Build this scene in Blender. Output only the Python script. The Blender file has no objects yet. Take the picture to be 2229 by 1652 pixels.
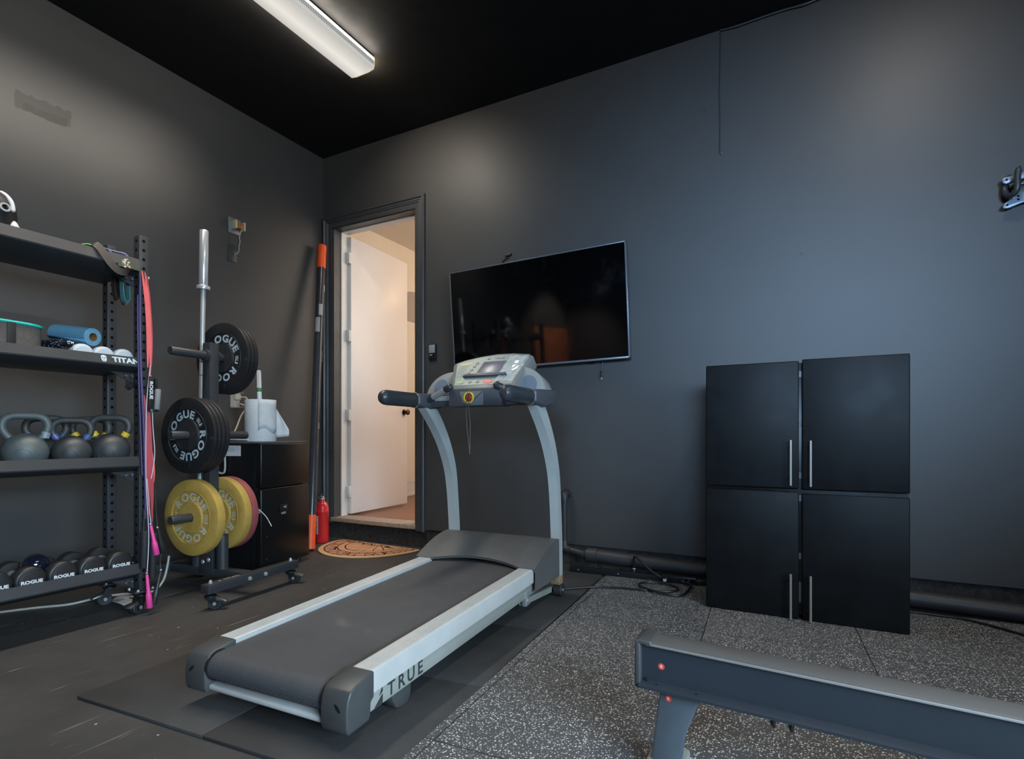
import bpy, bmesh, math, random
from mathutils import Vector, Matrix
random.seed(7)
S = bpy.context.scene
COL = S.collection
PI = math.pi
def R(d): return math.radians(d)
V = Vector

# ------------------------------------------------------------------ camera
F_PX, CX, HOR, CAMH = 1200.0, 1114.5, 947.0, 0.90
TH = math.atan(635.5 / 1200)
cam = bpy.data.cameras.new('camera'); cam_o = bpy.data.objects.new('camera', cam); COL.objects.link(cam_o)
cam_o.location = (0, 0, CAMH); cam_o.rotation_euler = (PI / 2, 0, TH)
cam.sensor_width = 36; cam.lens = 36 * F_PX / 2229; cam.shift_y = (HOR - 826) / 2229
cam.clip_start = 0.03; S.camera = cam_o
S.view_settings.view_transform = 'Standard'; S.view_settings.look = 'None'
S.view_settings.gamma = 1; S.view_settings.exposure = 0; S.view_settings.use_curve_mapping = False

# ------------------------------------------------------------------ mesh builder
def TR(x, y, z): return Matrix.Translation((x, y, z))
def RX(d): return Matrix.Rotation(R(d), 4, 'X')
def RY(d): return Matrix.Rotation(R(d), 4, 'Y')
def RZ(d): return Matrix.Rotation(R(d), 4, 'Z')
def frame(o, u, v):
    u = V(u).normalized(); v = V(v); v = (v - u * v.dot(u)).normalized(); n = u.cross(v)
    return Matrix(((u.x, v.x, n.x, o[0]), (u.y, v.y, n.y, o[1]), (u.z, v.z, n.z, o[2]), (0, 0, 0, 1)))
def smooth_path(pts, n=6, closed=False):
    P = [V(p) for p in pts]; out = []
    m = len(P)
    for i in range(m if closed else m - 1):
        if closed: a, b, c, d = P[(i - 1) % m], P[i], P[(i + 1) % m], P[(i + 2) % m]
        else: a, b, c, d = P[max(i - 1, 0)], P[i], P[i + 1], P[min(i + 2, m - 1)]
        for k in range(n):
            t = k / n
            out.append(0.5 * ((2 * b) + (c - a) * t + (2 * a - 5 * b + 4 * c - d) * t * t + (3 * b - a - 3 * c + d) * t ** 3))
    if not closed: out.append(P[-1])
    return out
_txt = {}
def text_geo(s, size, off):
    k = (s, size, off)
    if k not in _txt:
        c = bpy.data.curves.new('lettering', 'FONT'); c.body = s; c.size = size; c.align_x = 'CENTER'; c.align_y = 'CENTER'
        c.offset = off; c.resolution_u = 3
        o = bpy.data.objects.new('lettering', c); COL.objects.link(o)
        dg = bpy.context.evaluated_depsgraph_get(); me = bpy.data.meshes.new_from_object(o.evaluated_get(dg))
        _txt[k] = ([v.co.copy() for v in me.vertices], [tuple(p.vertices) for p in me.polygons])
        bpy.data.objects.remove(o); bpy.data.curves.remove(c); bpy.data.meshes.remove(me)
    return _txt[k]

class MB:
    def __init__(s, M=None):
        s.bm = bmesh.new(); s.M = M.copy() if M else Matrix(); s.mi = 0
    def raw(s, verts, faces, M=None):
        T = s.M @ M if M else s.M
        vs = [s.bm.verts.new(T @ V(v)) for v in verts]
        for f in faces:
            try:
                fc = s.bm.faces.new([vs[i] for i in f]); fc.material_index = s.mi
            except ValueError: pass
        return s
    def absorb(s, b, M=None):
        b.verts.ensure_lookup_table(); b.verts.index_update()
        return s.raw([v.co for v in b.verts], [[v.index for v in f.verts] for f in b.faces], M)
    def box(s, x0, x1, y0, y1, z0, z1, bev=0, seg=2, M=None):
        b = bmesh.new(); bmesh.ops.create_cube(b, size=1)
        for v in b.verts:
            v.co = V(((x0 + x1) / 2 + v.co.x * (x1 - x0), (y0 + y1) / 2 + v.co.y * (y1 - y0), (z0 + z1) / 2 + v.co.z * (z1 - z0)))
        if bev: bmesh.ops.bevel(b, geom=list(b.edges), offset=bev, segments=seg, profile=0.5, affect='EDGES')
        s.absorb(b, M); b.free(); return s
    def prism(s, poly, h0, h1, M=None, bev=0, seg=2):
        """polygon in local xy extruded along local z"""
        b = bmesh.new(); n = len(poly)
        lo = [b.verts.new((p[0], p[1], h0)) for p in poly]; hi = [b.verts.new((p[0], p[1], h1)) for p in poly]
        b.faces.new(lo[::-1]); b.faces.new(hi)
        for i in range(n): b.faces.new((lo[i], lo[(i + 1) % n], hi[(i + 1) % n], hi[i]))
        if bev:
            bmesh.ops.recalc_face_normals(b, faces=list(b.faces))
            es = [e for e in b.edges if len(e.link_faces) == 2 and e.calc_face_angle(0) > 0.6]
            bmesh.ops.bevel(b, geom=es, offset=bev, segments=seg, profile=0.5, affect='EDGES', clamp_overlap=True)
        s.absorb(b, M); b.free(); return s
    def tube(s, path, r, seg=10, caps=True, closed=False, ell=1.0, up=None):
        P = [V(p) for p in path]; n = len(P)
        rs = r if isinstance(r, (list, tuple)) else [r] * n
        T = []
        for i in range(n):
            a = P[(i - 1) % n] if closed else P[max(i - 1, 0)]; c = P[(i + 1) % n] if closed else P[min(i + 1, n - 1)]
            t = (c - a); T.append(t.normalized() if t.length > 1e-9 else V((0, 0, 1)))
        u = V(up) if up else (V((0, 0, 1)) if abs(T[0].z) < .9 else V((1, 0, 0)))
        verts = []; faces = []
        for i in range(n):
            u = (u - T[i] * u.dot(T[i]))
            if u.length < 1e-6: u = T[i].orthogonal()
            u.normalize(); w = T[i].cross(u)
            for k in range(seg):
                a = 2 * PI * k / seg
                verts.append(P[i] + (u * math.cos(a) + w * math.sin(a) * ell) * rs[i])
        for i in range(n if closed else n - 1):
            j = (i + 1) % n
            for k in range(seg): faces.append((i * seg + k, i * seg + (k + 1) % seg, j * seg + (k + 1) % seg, j * seg + k))
        if caps and not closed: faces.append(tuple(range(seg))[::-1]); faces.append(tuple((n - 1) * seg + k for k in range(seg)))
        return s.raw(verts, faces)
    def cyl(s, a, b, r, seg=20, r2=None): return s.tube([a, b], [r, r if r2 is None else r2], seg)
    def sweep(s, path, w, h, side):
        """rectangular section sweep: w along 'side', h along the normal"""
        P = [V(p) for p in path]; n = len(P); side = V(side).normalized(); verts = []; faces = []
        ws = w if isinstance(w, (list, tuple)) else [w] * n; hs = h if isinstance(h, (list, tuple)) else [h] * n
        for i in range(n):
            t = (P[min(i + 1, n - 1)] - P[max(i - 1, 0)]).normalized(); sd = (side - t * side.dot(t)).normalized(); nm = t.cross(sd)
            for a, b in ((-1, -1), (1, -1), (1, 1), (-1, 1)): verts.append(P[i] + sd * a * ws[i] / 2 + nm * b * hs[i] / 2)
        for i in range(n - 1):
            for k in range(4): faces.append((i * 4 + k, i * 4 + (k + 1) % 4, i * 4 + 4 + (k + 1) % 4, i * 4 + 4 + k))
        faces.append((3, 2, 1, 0)); faces.append(tuple((n - 1) * 4 + k for k in range(4)))
        return s.raw(verts, faces)
    def lathe(s, prof, M=None, seg=32, arc=2 * PI):
        full = abs(arc - 2 * PI) < 1e-6; verts = []; faces = []; n = len(prof); m = seg if full else seg + 1
        for k in range(m):
            a = arc * k / seg
            for r, z in prof: verts.append((r * math.cos(a), r * math.sin(a), z))
        for k in range(seg):
            j = (k + 1) % m
            for i in range(n - 1):
                a, b, c, d = k * n + i, j * n + i, j * n + i + 1, k * n + i + 1
                faces.append((a, b, c, d))
        b = bmesh.new(); vs = [b.verts.new(v) for v in verts]
        for f in faces:
            try: b.faces.new([vs[i] for i in f])
            except ValueError: pass
        bmesh.ops.remove_doubles(b, verts=list(b.verts), dist=1e-6)
        bmesh.ops.dissolve_degenerate(b, edges=list(b.edges), dist=1e-7)
        s.absorb(b, M); b.free(); return s
    def ball(s, c, r, seg=24, sc=(1, 1, 1)):
        prof = [(max(r * math.sin(PI * i / (seg // 2)), 0), -r * math.cos(PI * i / (seg // 2))) for i in range(seg // 2 + 1)]
        return s.lathe(prof, TR(*c) @ Matrix.Diagonal((*sc, 1)), seg)
    def disc(s, c, n, r, seg=16, ry=None, up=None):
        n = V(n).normalized(); u = V(up) if up else n.orthogonal(); u = (u - n * u.dot(n)).normalized(); w = n.cross(u); ry = ry or r
        return s.raw([V(c) + u * r * math.cos(2 * PI * k / seg) + w * ry * math.sin(2 * PI * k / seg) for k in range(seg)], [tuple(range(seg))])
    def quad(s, a, b, c, d): return s.raw([a, b, c, d], [(0, 1, 2, 3)])
    def text(s, t, size, M, off=0.0, sx=1.0):
        vs, fs = text_geo(t, size, off); return s.raw([V((v.x * sx, v.y, v.z)) for v in vs], fs, M)
    def arc_text(s, t, size, rad, a_mid, M, off=0.0, sx=1.0, gap=0.12, inward=False):
        """letters along a circle in the local xy plane; feet point to the centre unless inward"""
        ws = []
        for ch in t:
            vs, _ = text_geo(ch, size, off); xs = [v.x for v in vs] or [0, size * .3]
            ws.append((max(xs) - min(xs)) * sx + gap * size)
        tot = sum(ws); pos = -tot / 2
        for ch, w in zip(t, ws):
            d = (pos + w / 2) / rad; pos += w
            a = a_mid + d if inward else a_mid - d
            L = Matrix.Translation((rad * math.cos(a), rad * math.sin(a), 0)) @ Matrix.Rotation(a + (PI / 2 if inward else -PI / 2), 4, 'Z')
            vs, fs = text_geo(ch, size, off); mx = (max(v.x for v in vs) + min(v.x for v in vs)) / 2; my = (max(v.y for v in vs) + min(v.y for v in vs)) / 2
            s.raw([V(((v.x - mx) * sx, v.y - my, v.z)) for v in vs], fs, M @ L)
        return s
    def build(s, name, mats, parent=None, ang=32, norm=True, solid=0):
        if norm: bmesh.ops.recalc_face_normals(s.bm, faces=list(s.bm.faces))
        if not isinstance(mats, (list, tuple)): mats = [mats]
        me = bpy.data.meshes.new(name); s.bm.to_mesh(me); s.bm.free()
        for m in mats: me.materials.append(m)
        me.polygons.foreach_set('use_smooth', [True] * len(me.polygons)); me.set_sharp_from_angle(angle=R(ang))
        o = bpy.data.objects.new(name, me); COL.objects.link(o)
        if parent: o.parent = parent
        if solid:
            md = o.modifiers.new('solidify', 'SOLIDIFY'); md.thickness = solid; md.offset = 0
        return o

def tag(o, label, cat, group=None, kind=None):
    if label: o['label'] = label
    if cat: o['category'] = cat
    if group: o['group'] = group
    if kind: o['kind'] = kind
    return o
def thing(name, label, cat, loc=(0, 0, 0), rz=0, group=None):
    o = bpy.data.objects.new(name, None); COL.objects.link(o); o.empty_display_size = .05
    o.location = loc; o.rotation_euler = (0, 0, R(rz)); tag(o, label, cat, group); return o
def inv(o): return (TR(*o.location) @ o.rotation_euler.to_matrix().to_4x4()).inverted()
def WB(o): return MB(inv(o))          # builder fed with room coordinates, stored in the thing's own frame
def struct(o): o['kind'] = 'structure'; return o
def copy_tree(o, parent=None):
    c = o.copy(); COL.objects.link(c)
    if parent: c.parent = parent
    for ch in list(o.children): copy_tree(ch, c)
    return c

# ------------------------------------------------------------------ materials
def lin(c):
    if isinstance(c, str): c = tuple(int(c[i:i + 2], 16) for i in (0, 2, 4))
    return tuple((x / 255 / 12.92 if x / 255 <= .04045 else ((x / 255 + .055) / 1.055) ** 2.4) for x in c) + (1,)
class NT:
    def __init__(s, name):
        s.m = bpy.data.materials.new(name); s.m.use_nodes = True; s.t = s.m.node_tree
        s.b = s.t.nodes['Principled BSDF']; s.co = s.t.nodes.new('ShaderNodeTexCoord').outputs['Object']
    def n(s, typ, ins=None, **kw):
        nd = s.t.nodes.new('ShaderNode' + typ)
        for k, v in kw.items(): setattr(nd, k, v)
        for k, v in (ins or {}).items():
            if hasattr(v, 'node'): s.t.links.new(v, nd.inputs[k])
            else: nd.inputs[k].default_value = v
        return nd
    def math(s, op, a, b=0, c=0, clamp=False):
        return s.n('Math', {0: a, 1: b, 2: c}, operation=op, use_clamp=clamp).outputs[0]
    def mix(s, f, a, b, mode='MIX'):
        return s.n('Mix', {0: f, 6: a, 7: b}, data_type='RGBA', blend_type=mode).outputs[2]
    def noise(s, scale, detail=3, rough=.5, vec=None, dim='3D'):
        return s.n('TexNoise', {'Vector': vec or s.co, 'Scale': scale, 'Detail': detail, 'Roughness': rough}).outputs[0]
    def ramp(s, f, a, b):
        return s.n('MapRange', {0: f, 1: a, 2: b, 3: 0.0, 4: 1.0}).outputs[0]
    def sc(s, x, y, z, vec=None):
        return s.n('Mapping', {'Vector': vec or s.co, 'Scale': (x, y, z)}).outputs[0]
    def xyz(s, vec=None):
        return s.n('SeparateXYZ', {0: vec or s.co}).outputs
    def set(s, **k):
        names = {'col': 'Base Color', 'rough': 'Roughness', 'metal': 'Metallic', 'spec': 'Specular IOR Level', 'norm': 'Normal', 'emit': 'Emission Color', 'es': 'Emission Strength', 'coat': 'Coat Weight', 'trans': 'Transmission Weight', 'ior': 'IOR', 'alpha': 'Alpha', 'sheen': 'Sheen Weight', 'croug': 'Coat Roughness'}
        for a, v in k.items():
            i = s.b.inputs[names[a]]
            if hasattr(v, 'node'): s.t.links.new(v, i)
            else: i.default_value = v
        return s
    def bump(s, h, strength=.2, dist=.002):
        s.set(norm=s.n('Bump', {'Height': h, 'Strength': strength, 'Distance': dist}).outputs[0]); return s
def mat(name, c, rough=.5, metal=0, spec=.5, var=.12, vs=9, bs=0, bsc=200, bd=.001, coat=0):
    t = NT(name); col = lin(c)
    f = t.noise(vs, 4, .6)
    dk = tuple(x * (1 - var) for x in col[:3]) + (1,); lt = tuple(min(x * (1 + var), 1) for x in col[:3]) + (1,)
    t.set(col=t.mix(t.ramp(f, .3, .7), dk, lt), metal=metal, spec=spec, coat=coat)
    t.set(rough=t.n('MapRange', {0: t.noise(min(vs * 2, 12), 3), 1: .3, 2: .7, 3: rough * .92, 4: min(rough * 1.08, 1)}).outputs[0])
    if bs: t.bump(t.noise(bsc, 3), bs, bd)
    return t.m
P_FIX1, P_FIX2, P_DAY, P_SIDE, P_HALL, P_HALL2, P_SPOT = 51, 37, 26, 84, 6, 92, 330
DAYTILT, DAYYAW, SIDETILT, SIDEYAW = 2.4, 12.5, 18, 22
DSPREAD, SSPREAD, SIDEK = 36, 90, .20
WING, WINGK, WSPREAD, ENDK, DOWNK, DOWNS = 59, .085, 42, .125, .52, 104
# ------------------------------------------------------------------ room
XL, YB, ZC, XR, YF = -3.80, 3.566, 3.37, 2.5, -2.5
CURB = .145
def wall_paint(name, patch=False):
    t = NT(name)
    big = t.noise(1.3, 4, .6); fine = t.noise(190, 2, .5); st = t.noise(5, 4, .6, t.sc(1, 1, .18))
    c = t.mix(t.ramp(big, .3, .7), lin((62, 61, 61)), lin((67, 66, 66)))
    v = t.n('TexVoronoi', {'Vector': t.co, 'Scale': 5.5, 'Randomness': 1.0}); n2 = t.noise(46, 3)
    rnd = t.xyz(v.outputs['Color'])[0]
    spot = t.math('MULTIPLY', t.math('LESS_THAN', t.math('ADD', v.outputs['Distance'], t.math('MULTIPLY', n2, .05)), .075), t.math('GREATER_THAN', rnd, .8))
    c = t.mix(t.math('MULTIPLY', spot, .6), c, lin((44, 43, 43)))
    if patch:
        x, y, z = t.xyz(); nz = t.math('MULTIPLY', t.math('SUBTRACT', t.noise(26, 4, .6), .5), .06)
        n3 = t.math('MULTIPLY', t.math('SUBTRACT', t.noise(9, 3, .5), .5), .03)
        zz = t.math('ADD', t.math('ADD', z, .0), n3)
        def inside(y0, y1, z0, z1, k):
            a = t.math('GREATER_THAN', t.math('ADD', y, t.math('MULTIPLY', nz, k)), y0); b = t.math('LESS_THAN', t.math('ADD', y, t.math('MULTIPLY', nz, k)), y1)
            e = t.math('GREATER_THAN', t.math('ADD', zz, t.math('MULTIPLY', nz, k)), z0); d = t.math('LESS_THAN', t.math('ADD', zz, t.math('MULTIPLY', nz, k)), z1)
            return t.math('MULTIPLY', t.math('MULTIPLY', a, b), t.math('MULTIPLY', e, d))
        c = t.mix(t.math('MULTIPLY', inside(1.385, 1.645, 2.695, 2.79, 1.0), .85), c, lin((38, 37, 37)))
        c = t.mix(t.math('MULTIPLY', inside(1.42, 1.625, 2.69, 2.735, .5), .95), c, lin((28, 27, 28)))
        v2 = t.n('TexVoronoi', {'Vector': t.sc(1, 20, 12), 'Scale': 1.0}); r2 = t.xyz(v2.outputs['Color'])[1]
        near = t.math('MULTIPLY', t.math('LESS_THAN', y, 1.72), t.math('MULTIPLY', t.math('LESS_THAN', z, 2.74), t.math('GREATER_THAN', z, 2.35)))
        fl = t.math('MULTIPLY', near, t.math('MULTIPLY', t.math('GREATER_THAN', r2, .72), t.math('LESS_THAN', t.math('ADD', v2.outputs['Distance'], t.math('MULTIPLY', t.noise(70, 3), .35)), .32)))
        c = t.mix(t.math('MULTIPLY', fl, .75), c, lin((36, 35, 35)))
    t.set(col=c, rough=.52, spec=.42)
    h = t.math('ADD', t.math('MULTIPLY', fine, .35), t.math('MULTIPLY', st, .9))
    t.bump(h, .16, .004); return t.m
M_WALL = wall_paint('black_wall_paint'); M_WALLL = wall_paint('patched_black_wall_paint', True)
M_CEIL = mat('black_ceiling_paint', (27, 27, 28), .75, spec=.25, bs=.15, bsc=120)
M_TRIM = mat('charcoal_trim_paint', (63, 64, 66), .4, spec=.45, bs=.05, bsc=60)
def curb_mat():
    t = NT('painted_rough_concrete')
    a = t.noise(30, 6, .7); sp = t.ramp(t.noise(170, 2, .5), .69, .74)
    c = t.mix(t.ramp(a, .35, .7), lin((36, 36, 37)), lin((62, 61, 60))); c = t.mix(t.math('MULTIPLY', sp, .6), c, lin((150, 146, 138)))
    t.set(col=c, rough=.8, spec=.2); t.bump(t.math('ADD', a, t.noise(90, 4, .7)), .5, .01); return t.m
M_CURB = curb_mat()
def rubber_floor():
    t = NT('scuffed_black_rubber_floor'); x, y, z = t.xyz()
    a = t.noise(2.2, 5, .65); b = t.noise(40, 4, .6)
    c = t.mix(t.ramp(a, .3, .72), lin((56, 55, 55)), lin((76, 74, 74)))
    for sx, sy, th, k in ((1.6, 55, .64, .55), (3, 70, .66, .6), (6, 90, .67, .6), (45, 5, .70, .4)):
        vec = t.n('Mapping', {'Vector': t.co, 'Rotation': (0, 0, .10 + .22 * k if sy > sx else -.3), 'Scale': (sy, sx, 1)}).outputs[0]
        s = t.ramp(t.noise(1, 3, .55, vec), th, th + .06)
        g = t.ramp(t.noise(3.1 + k, 3, .6), .44, .58)
        c = t.mix(t.math('MULTIPLY', t.math('MULTIPLY', s, g), k), c, lin((160, 152, 145)))
    v = t.n('TexVoronoi', {'Vector': t.co, 'Scale': 17.0}); r = t.xyz(v.outputs['Color'])[0]
    sp = t.math('MULTIPLY', t.math('LESS_THAN', t.math('ADD', v.outputs['Distance'], t.math('MULTIPLY', b, .10)), .115), t.math('GREATER_THAN', r, .74))
    c = t.mix(t.math('MULTIPLY', sp, .75), c, lin((205, 198, 190)))
    t.set(col=c, rough=.62, spec=.35); t.bump(b, .15, .002); return t.m
M_RUB = rubber_floor()
def dark_mat():
    t = NT('plain_black_rubber_mat'); a = t.noise(3, 5, .65); sp = t.ramp(t.noise(260, 1, .5), .735, .77)
    c = t.mix(t.ramp(a, .3, .72), lin((51, 51, 52)), lin((67, 67, 68))); c = t.mix(t.math('MULTIPLY', sp, .45), c, lin((150, 150, 150)))
    t.set(col=c, rough=.66, spec=.35); t.bump(t.noise(300, 2), .2, .001); return t.m
M_MAT = dark_mat()
def speckle(TS, rot, ox, oy):
    t = NT('white_flecked_rubber_tile')
    nv = t.n('TexNoise', {'Vector': t.co, 'Scale': 130.0, 'Detail': 2.0}).outputs['Color']
    wv = t.n('VectorMath', {0: t.co, 1: t.n('VectorMath', {0: nv, 1: (.006, .006, .006)}, operation='MULTIPLY').outputs[0]}, operation='ADD').outputs[0]
    m = None
    for sc, th, rr in ((112, .29, .46), (165, .28, .42), (70, .22, .70)):
        v = t.n('TexVoronoi', {'Vector': wv, 'Scale': float(sc)}); r = t.xyz(v.outputs['Color'])[0]
        q = t.math('MULTIPLY', t.math('LESS_THAN', v.outputs['Distance'], th), t.math('GREATER_THAN', r, rr))
        m = q if m is None else t.math('MAXIMUM', m, q)
    base = t.mix(t.ramp(t.noise(2.5, 4), .3, .7), lin((72, 73, 75)), lin((84, 85, 87)))
    base = t.mix(t.ramp(t.noise(2.0, 3, .5, t.n('Mapping', {'Vector': t.co, 'Location': (3.1, 1.7, 0)}).outputs[0]), .6, .75), base, lin((72, 66, 60)))
    c = t.mix(m, base, lin((205, 205, 205)))
    mp = t.n('Mapping', {'Vector': t.co, 'Location': (-ox, -oy, 0)}, vector_type='POINT')
    mp2 = t.n('Mapping', {'Vector': mp.outputs[0], 'Rotation': (0, 0, R(-rot)), 'Scale': (1 / TS, 1 / TS, 1)})
    x, y, z = t.xyz(mp2.outputs[0])
    sx = t.math('LESS_THAN', t.math('PINGPONG', x, .5), .004); sy = t.math('LESS_THAN', t.math('PINGPONG', y, .5), .0035)
    seam = t.math('MAXIMUM', sx, sy)
    c = t.mix(t.math('MULTIPLY', seam, .85), c, lin((26, 26, 27)))
    t.set(col=c, rough=.6, spec=.4); t.bump(t.math('SUBTRACT', t.noise(240, 2), t.math('MULTIPLY', seam, 4)), .25, .002); return t.m
M_SPK = speckle(.631, 3.5, -.40, 2.61)

# floor: scuffed black rubber, white-flecked rubber tiling on the right
struct(MB().box(XL, XR, YF, 4, -.06, 0).build('floor', M_RUB))
SK = math.tan(R(3.5))
def edge_x(y): return -1.062 - SK * (y - 2.6)
struct(MB().prism([(edge_x(YF), YF), (XR, YF), (XR, 3.40), (-.8, 3.40), (edge_x(3.44), 3.44)], .0, .012).build('floor', M_SPK))
# ceiling, walls
struct(MB().box(XL - .1, XR + .1, YF - .1, YB + .15, ZC, ZC + .1).build('ceiling', M_CEIL))
struct(MB().box(XL - .1, XL, YF - .1, YB + .145, 0, ZC).build('wall_left', M_WALLL))
DX0, DX1, DZ0, DZ1, WT = -3.684, -2.762, .172, 2.728, .14
b = MB()
b.box(XL, DX0 - .02, YB, YB + WT, CURB, ZC).box(DX1 + .02, XR, YB, YB + WT, CURB, ZC).box(DX0 - .02, DX1 + .02, YB, YB + WT, DZ1 + .02, ZC)
struct(b.build('wall_back', M_WALL))
OX0, OX1, OZ0, OZ = .2, 2.1, 1.7, 2.4
WY0, WY1, WZ0, WZ1 = -1.7, .7, .85, 2.15
b = MB()
b.box(XL, OX0, YF - .1, YF, 0, ZC).box(OX1, XR, YF - .1, YF, 0, ZC).box(OX0, OX1, YF - .1, YF, OZ, ZC).box(OX0, OX1, YF - .1, YF, 0, OZ0)
struct(b.build('wall_front', M_WALL))
b = MB(); b.box(XR, XR + .1, YF - .1, WY0, 0, ZC).box(XR, XR + .1, WY1, YB + .145, 0, ZC).box(XR, XR + .1, WY0, WY1, 0, WZ0).box(XR, XR + .1, WY0, WY1, WZ1, ZC)
struct(b.build('wall_right', M_WALL))
# rough concrete curb under the back wall (the footing the stud wall stands on)
b = MB()
n = 120; L = XR - XL; vs = []; fs = []
rows = ((0, -.012), (.03, -.004), (.07, .004), (.11, .010), (.135, .016), (.143, .03))
for i in range(n + 1):
    for z, y in rows: vs.append((XL + L * i / n, YB + y + random.uniform(-.004, .004), z + (random.uniform(-.006, .004) if .02 < z < .14 else 0)))
m = len(rows)
for i in range(n):
    for k in range(m - 1): fs.append((i * m + k, (i + 1) * m + k, (i + 1) * m + k + 1, i * m + k + 1))
b.raw(vs, fs); b.box(XL, XR, YB + .02, YB + WT, 0, .14)
struct(b.build('trim_1', M_CURB))
# door casing with stepped moulding
b = MB()
prof = [(0, 0), (0, .012), (.012, .016), (.04, .016), (.044, .022), (.052, .020), (.06, .026), (.07, .024), (.078, .034), (.092, .034), (.1, .026), (.1, 0)]
x0, x1, zt = DX0 + .004, DX1 - .004, DZ1 - .004
K = {'l': [], 'r': []}
rings = []
for w, d in prof:
    rings.append([(x0 - w, YB - d, .13), (x0 - w, YB - d, zt + w), (x1 + w, YB - d, zt + w), (x1 + w, YB - d, .13)])
vs = [p for r in rings for p in r]; fs = []
for i in range(len(prof) - 1):
    for k in range(3): fs.append((i * 4 + k, i * 4 + k + 1, i * 4 + 5 + k, i * 4 + 4 + k))
fs.append([i * 4 for i in range(len(prof))]); fs.append([i * 4 + 3 for i in range(len(prof))])
b.raw(vs, fs); struct(b.build('trim_2', M_TRIM, ang=25))
# jambs: dark to the stop, white behind
M_WHT = mat('white_semi_gloss_paint', (205, 203, 200), .35, var=.03, bs=.03, bsc=40)
b = MB()
b.box(DX0 - .02, DX0 + .022, YB - .005, YB + .075, DZ0, DZ1 + .02).box(DX1 - .003, DX1 + .02, YB - .005, YB + .075, DZ0, DZ1 + .02).box(DX0, DX1, YB - .005, YB + .075, DZ1 - .012, DZ1 + .02)
struct(b.build('trim_3', M_TRIM))
b = MB()
b.box(DX0 - .02, DX0 + .034, YB + .075, YB + WT + .01, DZ0, DZ1).box(DX1 - .012, DX1 + .02, YB + .075, YB + WT + .01, DZ0, DZ1).box(DX0, DX1, YB + .075, YB + WT + .01, DZ1 - .02, DZ1 + .02)
struct(b.build('trim_4', M_WHT))
# sill
M_SILL = mat('worn_bare_wood_sill', (150, 132, 116), .55, var=.25, vs=30, bs=.2, bsc=60)
b = MB()
b.box(DX0, DX1, YB - .03, YB + WT + .02, DZ0 - .03, DZ0 + .006, .006)
struct(b.build('trim_5', M_SILL))
# hall beyond the door
M_HALL = mat('cream_hall_paint', (214, 204, 190), .6, var=.02, bs=.04, bsc=80)
M_ARCH = mat('grey_arch_shadow_paint', (156, 148, 142), .7, var=.03)
def planks():
    t = NT('reddish_wood_plank_floor'); x, y, z = t.xyz()
    g = t.noise(3, 5, .6, t.sc(2, 22, 1)); r = t.xyz(t.n('TexVoronoi', {'Vector': t.sc(.6, 9, 1), 'Scale': 1.0, 'Randomness': .2}).outputs['Color'])[0]
    c = t.mix(t.ramp(g, .3, .7), lin((112, 70, 52)), lin((146, 96, 72))); c = t.mix(t.math('MULTIPLY', r, .35), c, lin((96, 58, 44)))
    ln = t.math('LESS_THAN', t.math('PINGPONG', y, .05), .0012); c = t.mix(t.math('MULTIPLY', ln, .6), c, lin((60, 36, 28)))
    t.set(col=c, rough=.35); return t.m
M_PLANK = planks()
HX0, HX1, HY0, HY1, HZ = -4.2, -1.6, YB + WT, 7.2, 3.14
struct(MB().box(HX0, HX1, HY0, HY1, .10, .168).build('floor', M_PLANK))
struct(MB().box(HX0 - .1, HX1 + .1, HY0, HY1 + .1, HZ, HZ + .1).build('ceiling', M_HALL))
struct(MB().box(HX0 - .1, HX0, HY0, HY1, .1, HZ).build('wall_hall_left', M_HALL))
struct(MB().box(HX1, HX1 + .1, HY0, HY1, .1, HZ).build('wall_hall_right', M_HALL))
struct(MB().box(HX0 - .1, HX1 + .1, HY1, HY1 + .1, .1, HZ).build('wall_hall_back', M_HALL))
b = MB(); b.box(HX0, HX0 + .014, HY0, HY1, .168, .345).box(HX0, HX0 + .02, HY0, HY1, .325, .345, .004).box(HX0, HX0 + .026, HY0, HY1, .168, .20, .006)
struct(b.build('baseboard_hall', M_WHT))
# thin grey panel standing for an arched shadow on the hall wall
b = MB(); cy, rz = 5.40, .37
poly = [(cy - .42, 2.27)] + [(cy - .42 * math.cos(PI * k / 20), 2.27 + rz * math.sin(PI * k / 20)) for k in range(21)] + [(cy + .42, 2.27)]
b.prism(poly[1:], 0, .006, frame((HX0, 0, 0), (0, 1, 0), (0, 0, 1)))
struct(b.build('arch_shadow_panel', M_ARCH))
# white slab door opened into the hall
door = bpy.data.objects.new('door_1', None); COL.objects.link(door); door.location = (-3.612, YB + WT + .012, .19); door.rotation_euler = (0, 0, R(93.3))
struct(door)
M_DOOR = mat('white_slab_door_paint', (212, 207, 205), .32, var=.02, vs=3)
MB().box(0, .86, 0, .038, .0, 2.50, .002).build('door_leaf', M_DOOR, door)
M_HINGE = mat('white_painted_hinge_metal', (196, 198, 196), .4, var=.08)
for z in (.15, .84, 1.555, 2.255):
    MB().box(-.028, -.002, -.002, .036, z, z + .1, .002).cyl((-.012, .042, z), (-.012, .042, z + .1), .008, 10).build('hinge', M_HINGE, door)
M_BRONZE = mat('dark_bronze_metal', (70, 56, 44), .25, .9)
b = MB()
for s_, y0 in ((-1, 0), (1, .038)):
    b.lathe([(.0, 0), (.03, 0), (.03, .006), (.012, .01), (.011, .028), (.022, .034), (.029, .046), (.026, .058), (.012, .066), (0, .067)], TR(.80, y0, .945) @ RX(90 if s_ < 0 else -90), 20)
b.build('knob', M_BRONZE, door)
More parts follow.
